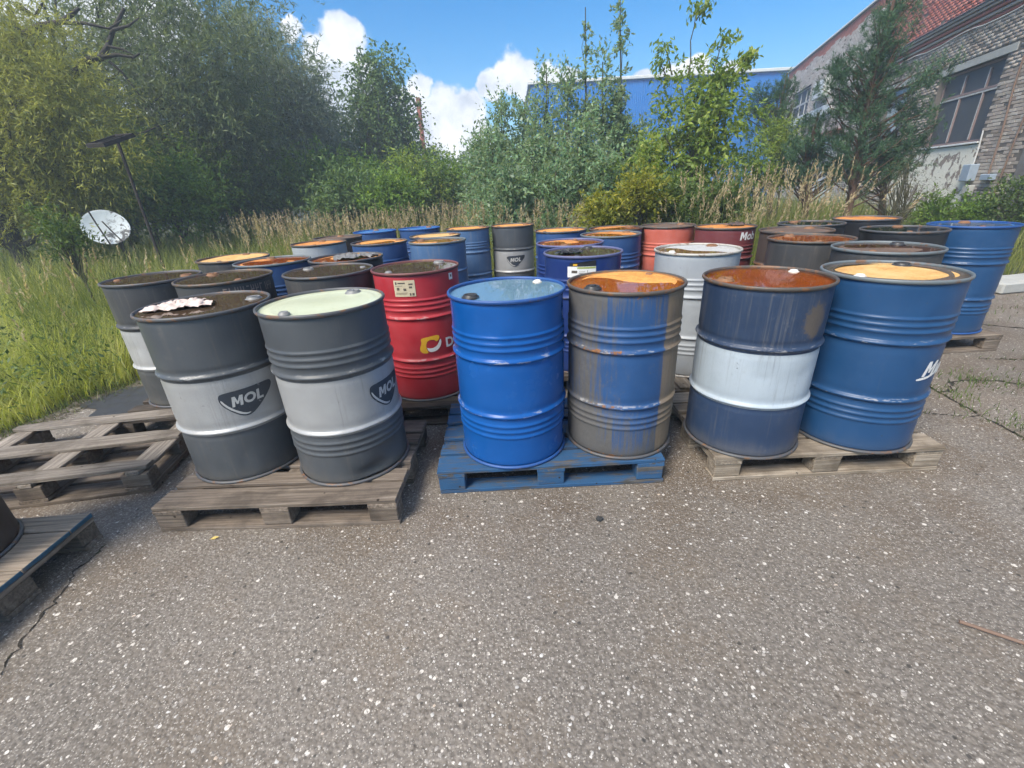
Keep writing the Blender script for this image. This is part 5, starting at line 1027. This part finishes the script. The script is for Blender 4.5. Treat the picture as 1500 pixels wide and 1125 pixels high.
# ---- pines
def pine(label, px, Y, top, tiers, seed, lean=0):
    b = gb(px, Y); tp = at(top[0], top[1], Y); o = np.array([b[0], b[1], -.03]); t = thing('pine_tree', label, 'tree', tuple(o), 0, 'pines before the brick building'); r = np.random.RandomState(seed)
    hz = tp[2] + .03; n = 9; q = np.linspace(0, 1, n); dx = tp[0] - b[0]; TP = np.stack([dx * q + .05 * np.sin(q * 7), .04 * np.sin(q * 5), hz * q], -1)
    parts = [tube_np(TP, .085 * (1 - .85 * q) + .008, 9)]; LV = []
    def tuft(tip, d, ln, nn):
        s = r.uniform(0, 1, nn); P = tip - d * ln + d * (ln * 1.05 * s)[:, None]; A = unit(d * .75 + r.normal(size=(nn, 3)) * .55 + np.array([0, 0, .12])); LV.append(leaves(P, A, unit(r.normal(size=(nn, 3))), .085 * r.uniform(.7, 1.2, nn), np.full(nn, .009)))
    for (bx, by, rp, cnt) in tiers:
        c = at(bx, by, Y) - o; R2 = rp / F_PX * Y * 1.1
        for k in range(cnt):
            tip = c + unit(r.normal(size=3)) * R2 * r.rand() ** .5 * np.array([1, 1, .75]); i = np.clip((tip[2] - .35 - r.uniform(0, .3)) / hz, .05, .97) * (n - 1); i0 = int(min(i, n - 2)); a = TP[i0] + (TP[i0 + 1] - TP[i0]) * (i - i0)
            if k % 3 == 0: parts.append(limb(a, tip, .02, .006, seed * 31 + k, sag=.1, n=5))
            d = unit(unit(tip - a) * .6 + np.array([0, 0, .55]) + r.normal(size=3) * .3)
            for _ in range(3):
                d2 = unit(d + r.normal(size=3) * .45); tuft(tip + r.normal(size=3) * .07 + d2 * .1, d2, .2, 36)
    TV, TF = merge(parts); link('trunk', mesh_np('trunk', TV, TF), BK_PINE, parent=t, smooth=True); V, F = merge(LV); link('crown', mesh_np('crown', V, F), L_PINE, parent=t); return t
pine('tallest pine in front of the brick wall, its top cut by the picture', 1245, 10, (1312, -25), [(1313, 10, 18, 21), (1298, 45, 27, 32), (1290, 80, 24, 27), (1273, 110, 35, 36), (1233, 100, 20, 18), (1223, 130, 20, 19), (1308, 130, 33, 31), (1253, 150, 31, 29), (1298, 170, 37, 34), (1338, 165, 24, 14), (1363, 112, 18, 11), (1388, 88, 11, 6), (1348, 190, 22, 11), (1263, 215, 33, 19), (1308, 215, 27, 14), (1228, 165, 14, 8), (1245, 245, 36, 26), (1290, 250, 34, 22), (1225, 215, 26, 18), (1262, 185, 30, 22)], 5)
pine('small dark pine in front of the blue warehouse end', 1128, 13, (1150, 108), [(1150, 122, 8, 10), (1138, 140, 14, 16), (1110, 140, 12, 14), (1128, 165, 20, 24), (1150, 165, 16, 18), (1100, 165, 12, 12), (1120, 195, 20, 20), (1160, 130, 8, 8)], 6)
pine('low bushy pine left of the tallest pine', 1185, 10.5, (1195, 165), [(1192, 180, 12, 12), (1180, 205, 24, 26), (1200, 225, 26, 26), (1165, 235, 28, 28), (1195, 255, 30, 30), (1225, 245, 26, 22), (1155, 260, 22, 18)], 7)
pine('low pine at the wall right of the tallest pine', 1300, 10.3, (1310, 190), [(1305, 210, 18, 16), (1290, 235, 28, 26), (1320, 240, 26, 22), (1270, 255, 24, 20), (1335, 225, 16, 12)], 8)

# ---- far wood as one mass
r = np.random.RandomState(77); bl = []
for k in range(70):
    a = R_(r.uniform(-64, 8)); d = r.uniform(48, 64); h = r.uniform(3.0, 5.2) + (2 if a < -.35 else 0); bl.append((d * math.sin(a), d * math.cos(a), h * .55, r.uniform(2, 3.2), 2.0, h * .6))
V, F, *_ = crown(bl, 620, 9, 7, 1.1, .5, .5, .2, .3, 78, .9)
o = link('distant_wood', mesh_np('distant_wood', V, [F]), L_FAR); o['kind'] = 'stuff'; o['label'] = 'distant green wood closing the view behind the trees'; o['category'] = 'wood'

# ---- grasses
from math import pi
EDGE = np.array(edge)
def inside_asphalt(x, y):
    c = np.zeros(len(x), bool); n = len(EDGE); j = n - 1
    for i in range(n):
        xi, yi, xj, yj = *EDGE[i], *EDGE[j]; k = ((yi > y) != (yj > y)) & (x < (xj - xi) * (y - yi) / (yj - yi + 1e-12) + xi); c ^= k; j = i
    return c
def blades(P, H, Wd, lean, seed, segs=3):
    r = np.random.RandomState(seed); n = len(P); th = r.uniform(0, 2 * pi, n); ld = np.stack([np.cos(th), np.sin(th), 0 * th], -1); ph = th + pi / 2 + r.normal(0, .5, n); sd = np.stack([np.cos(ph), np.sin(ph), 0 * ph], -1)
    V = []
    for k in range(segs + 1):
        t = k / segs; c = P + np.array([0, 0, 1.0]) * (H * (t - .28 * lean * t ** 2))[:, None] + ld * (H * lean * t ** 2)[:, None]; w_ = (Wd * (1 - t ** 1.6) * .5 + .0004)[:, None]; V += [c - sd * w_, c + sd * w_]
    V = np.stack(V, 1); m = 2 * (segs + 1); F = np.concatenate([np.stack([np.arange(n) * m + 2 * k, np.arange(n) * m + 2 * k + 1, np.arange(n) * m + 2 * k + 3, np.arange(n) * m + 2 * k + 2], -1) for k in range(segs)]); return V.reshape(-1, 3), F, ld
def field(n, az0, az1, d0, d1, seed):
    r = np.random.RandomState(seed); a = np.radians(r.uniform(az0, az1, n)); d = d0 * (d1 / d0) ** r.rand(n); x, y = d * np.sin(a), d * np.cos(a); k = ~inside_asphalt(x, y); return np.stack([x, y, np.full(n, -.03)], -1)[k], r
L_GRASSY = leafmat('sunlit_yellow_grass', [(.1, (.22, .25, .06)), (.45, (.36, .39, .10)), (.75, (.48, .48, .17)), (1, (.6, .55, .28))], .5)
L_GRASS = leafmat('meadow_grass', [(.1, (0.079, 0.103, 0.023)), (.4, (0.151, 0.191, 0.041)), (.7, (0.276, 0.287, 0.087)), (1, (0.473, 0.424, 0.185))], .4)
L_STRAW = leafmat('straw_plume', [(.1, (0.264, 0.195, 0.115)), (.5, (0.432, 0.330, 0.207)), (1, (0.600, 0.496, 0.333))], .35)
def fbm2(x, y): return .5 + .25 * np.sin(x * 1.1 + 1.3 * np.sin(y * .7)) + .25 * np.sin(y * 1.7 + x * .4 + 2)
P, r = field(46000, -70, -24, 3.2, 15, 1); hh = (.16 + .30 * r.rand(len(P))) * (.55 + .9 * fbm2(P[:, 0], P[:, 1])); dist = np.hypot(P[:, 0], P[:, 1]); hh *= np.clip(.75 + (dist - 4) * .09, .7, 1.5)
V, F, _ = blades(P, hh, .0042 + .0035 * r.rand(len(P)) + dist * .0004, r.uniform(.15, 1.0, len(P)), 2)
o = link('grass', mesh_np('grass', V, [F]), L_GRASSY); o['kind'] = 'stuff'; o['label'] = 'bright yellow green grass on the left verge'; o['category'] = 'grass'
P, r = field(62000, -48, 66, 5.4, 26, 3); dist = np.hypot(P[:, 0], P[:, 1]); hh = (.35 + .55 * r.rand(len(P))) * np.clip(.6 + (dist - 5.5) * .22, .6, 1.15) * np.where(P[:, 0] > P[:, 1] * .78, .6, 1)
V, F, _ = blades(P, hh, .004 + .003 * r.rand(len(P)) + dist * .0005, r.uniform(.1, .6, len(P)), 4)
o = link('grass', mesh_np('grass', V, [F]), L_GRASS); o['kind'] = 'stuff'; o['label'] = 'tall meadow grass behind the barrels'; o['category'] = 'grass'
def reeds(n, az0, az1, d0, d1, h0, h1, seed, label):
    P, r = field(n, az0, az1, d0, d1, seed); P = P[r.rand(len(P)) < .35 + .9 * fbm2(P[:, 0] * 1.6, P[:, 1] * 1.6) ** 2]; n = len(P); H = h0 - .18 + (h1 - h0 + .18) * r.rand(n) ** .7; lean = .02 + .5 * r.rand(n) ** 2.2; V1, F1, ld = blades(P, H, np.full(n, .006), lean, seed + 1)
    top = P + np.array([0, 0, 1.0]) * (H * (1 - .28 * lean))[:, None] + ld * (H * lean)[:, None]; K = 16; kk = np.repeat(np.arange(n), K); t = np.tile(np.linspace(0, 1, K), n); pl = r.uniform(.16, .30, n); dn = unit(np.array([0, 0, 1.0]) + ld * 1.2 * lean[:, None])
    Q = top[kk] - dn[kk] * (pl[kk] * (1 - t))[:, None] + np.array([0, 0, 0.]); A = unit(dn[kk] * .9 + r.normal(size=(n * K, 3)) * .35 + ld[kk] * .3); V2, F2 = leaves(Q, A, r.normal(size=(n * K, 3)), r.uniform(.035, .065, n * K) * (1.25 - .6 * t), np.full(n * K, .013))
    o = link('reed_grass', mesh_np('reed_grass', V2, [F2]), L_STRAW); o['kind'] = 'stuff'; o['label'] = label; o['category'] = 'grass'
    s_o = link('reed_stems', mesh_np('reed_stems', V1, [F1]), L_GRASS, parent=o); s_o['kind'] = 'stuff'
reeds(2200, -30, 24, 7.6, 15, 1.0, 1.36, 31, 'straw coloured reed plumes behind the middle barrels'); reeds(430, 20, 37, 6.4, 10, 1.15, 1.75, 33, 'taller pinkish reed plumes in front of the brick building'); reeds(70, 38, 60, 6.6, 10, .6, .9, 37, 'short reed plumes along the foot of the brick wall'); reeds(260, -64, -30, 5.5, 12, .7, 1.15, 35, 'scattered reed plumes on the left meadow')
# tufts in the asphalt cracks and along its edge
pp = []
rc = np.random.RandomState(8)
for ob, line in CR[:3] + CR[5:6]:
    for q in line:
        if rc.rand() < .55: pp += [(q[0] + rc.normal(0, .02), q[1] + rc.normal(0, .02), 0)] * 1
for cx, cy, s_n, m_ in [(3.45, 2.95, .10, 110), (3.7, 2.86, .12, 90), (3.15, 2.72, .06, 60), (3.12, 2.32, .09, 90), (3.25, 2.2, .12, 120), (3.9, 4.6, .3, 150), (5.2, 5.0, .5, 300), (2.9, 5.3, .35, 260), (2.45, 5.35, .25, 160), (.1, 6.85, .3, 220), (2.75, 4.75, .12, 110)]: pp += [(cx + a_, cy + b_, 0) for a_, b_ in rc.normal(0, s_n, (m_, 2))]
for q_e in range(2, 9):
    for _ in range(150):
        t_e = rc.rand(); e_p = EDGE[q_e] + (EDGE[q_e + 1] - EDGE[q_e]) * t_e; pp.append((e_p[0] + rc.normal(.05, .09), e_p[1] + rc.normal(0, .05), 0))
pp = np.array(pp); V, F, _ = blades(pp, rc.uniform(.02, .075, len(pp)), np.full(len(pp), .004), rc.uniform(.3, 1.1, len(pp)), 9)
o = link('crack_grass', mesh_np('crack_grass', V, [F]), L_WEED); o['kind'] = 'stuff'; o['label'] = 'small grass tufts growing out of the asphalt cracks'; o['category'] = 'grass'
# weedy herbs among the left grass
P, r = field(1500, -66, -30, 3.4, 12, 41); n = len(P); K = 12; kk = np.repeat(np.arange(n), K); Q = P[kk] + np.array([0, 0, 1.0]) * (r.uniform(.05, .42, n * K))[:, None] + r.normal(0, .035, (n * K, 3)); V, F = leaves(Q, unit(r.normal(size=(n * K, 3)) + np.array([0, 0, .4])), unit(r.normal(size=(n * K, 3)) * .5 + np.array([0, 0, 1.])), r.uniform(.03, .07, n * K), r.uniform(.012, .03, n * K))
o = link('meadow_herbs', mesh_np('meadow_herbs', V, [F]), L_WEED); o['kind'] = 'stuff'; o['label'] = 'broad leaved herbs mixed into the left grass'; o['category'] = 'herbs'
# litter of dead stems along the verge
nl = 1400; t = rc.rand(nl); i0 = rc.randint(2, 7, nl); q = EDGE[i0] + (EDGE[i0 + 1] - EDGE[i0]) * t[:, None] + np.c_[rc.normal(.06, .13, nl), rc.normal(0, .05, nl)]; V, F = leaves(np.c_[q, rc.uniform(.002, .012, nl)], np.c_[rc.normal(size=(nl, 2)), rc.normal(0, .08, nl)], np.tile([0, 0, 1.0], (nl, 1)), rc.uniform(.02, .09, nl), rc.uniform(.004, .012, nl))
o = link('plant_litter', mesh_np('plant_litter', V, [F]), L_DRY); o['kind'] = 'stuff'; o['label'] = 'brown plant litter along the grass verge'; o['category'] = 'litter'

# ================================================================== HAZE
bm = bmesh.new(); add_box(bm, (-75, -12, -1.2), (75, 78, 16)); bmesh.ops.recalc_face_normals(bm, faces=bm.faces)
hz = link('haze', bm_mesh('haze', bm)); hz['kind'] = 'stuff'
hm = bpy.data.materials.new('thin_haze'); hm.use_nodes = True; hm.node_tree.nodes.clear(); g = G(hm.node_tree)
pv = g.n('ShaderNodeVolumePrincipled'); pv.inputs['Color'].default_value = (.74, .86, 1, 1); pv.inputs['Density'].default_value = .0055; pv.inputs['Anisotropy'].default_value = .2
ho = g.n('ShaderNodeOutputMaterial'); hm.node_tree.links.new(pv.outputs[0], ho.inputs['Volume']); hz.data.materials.append(hm)
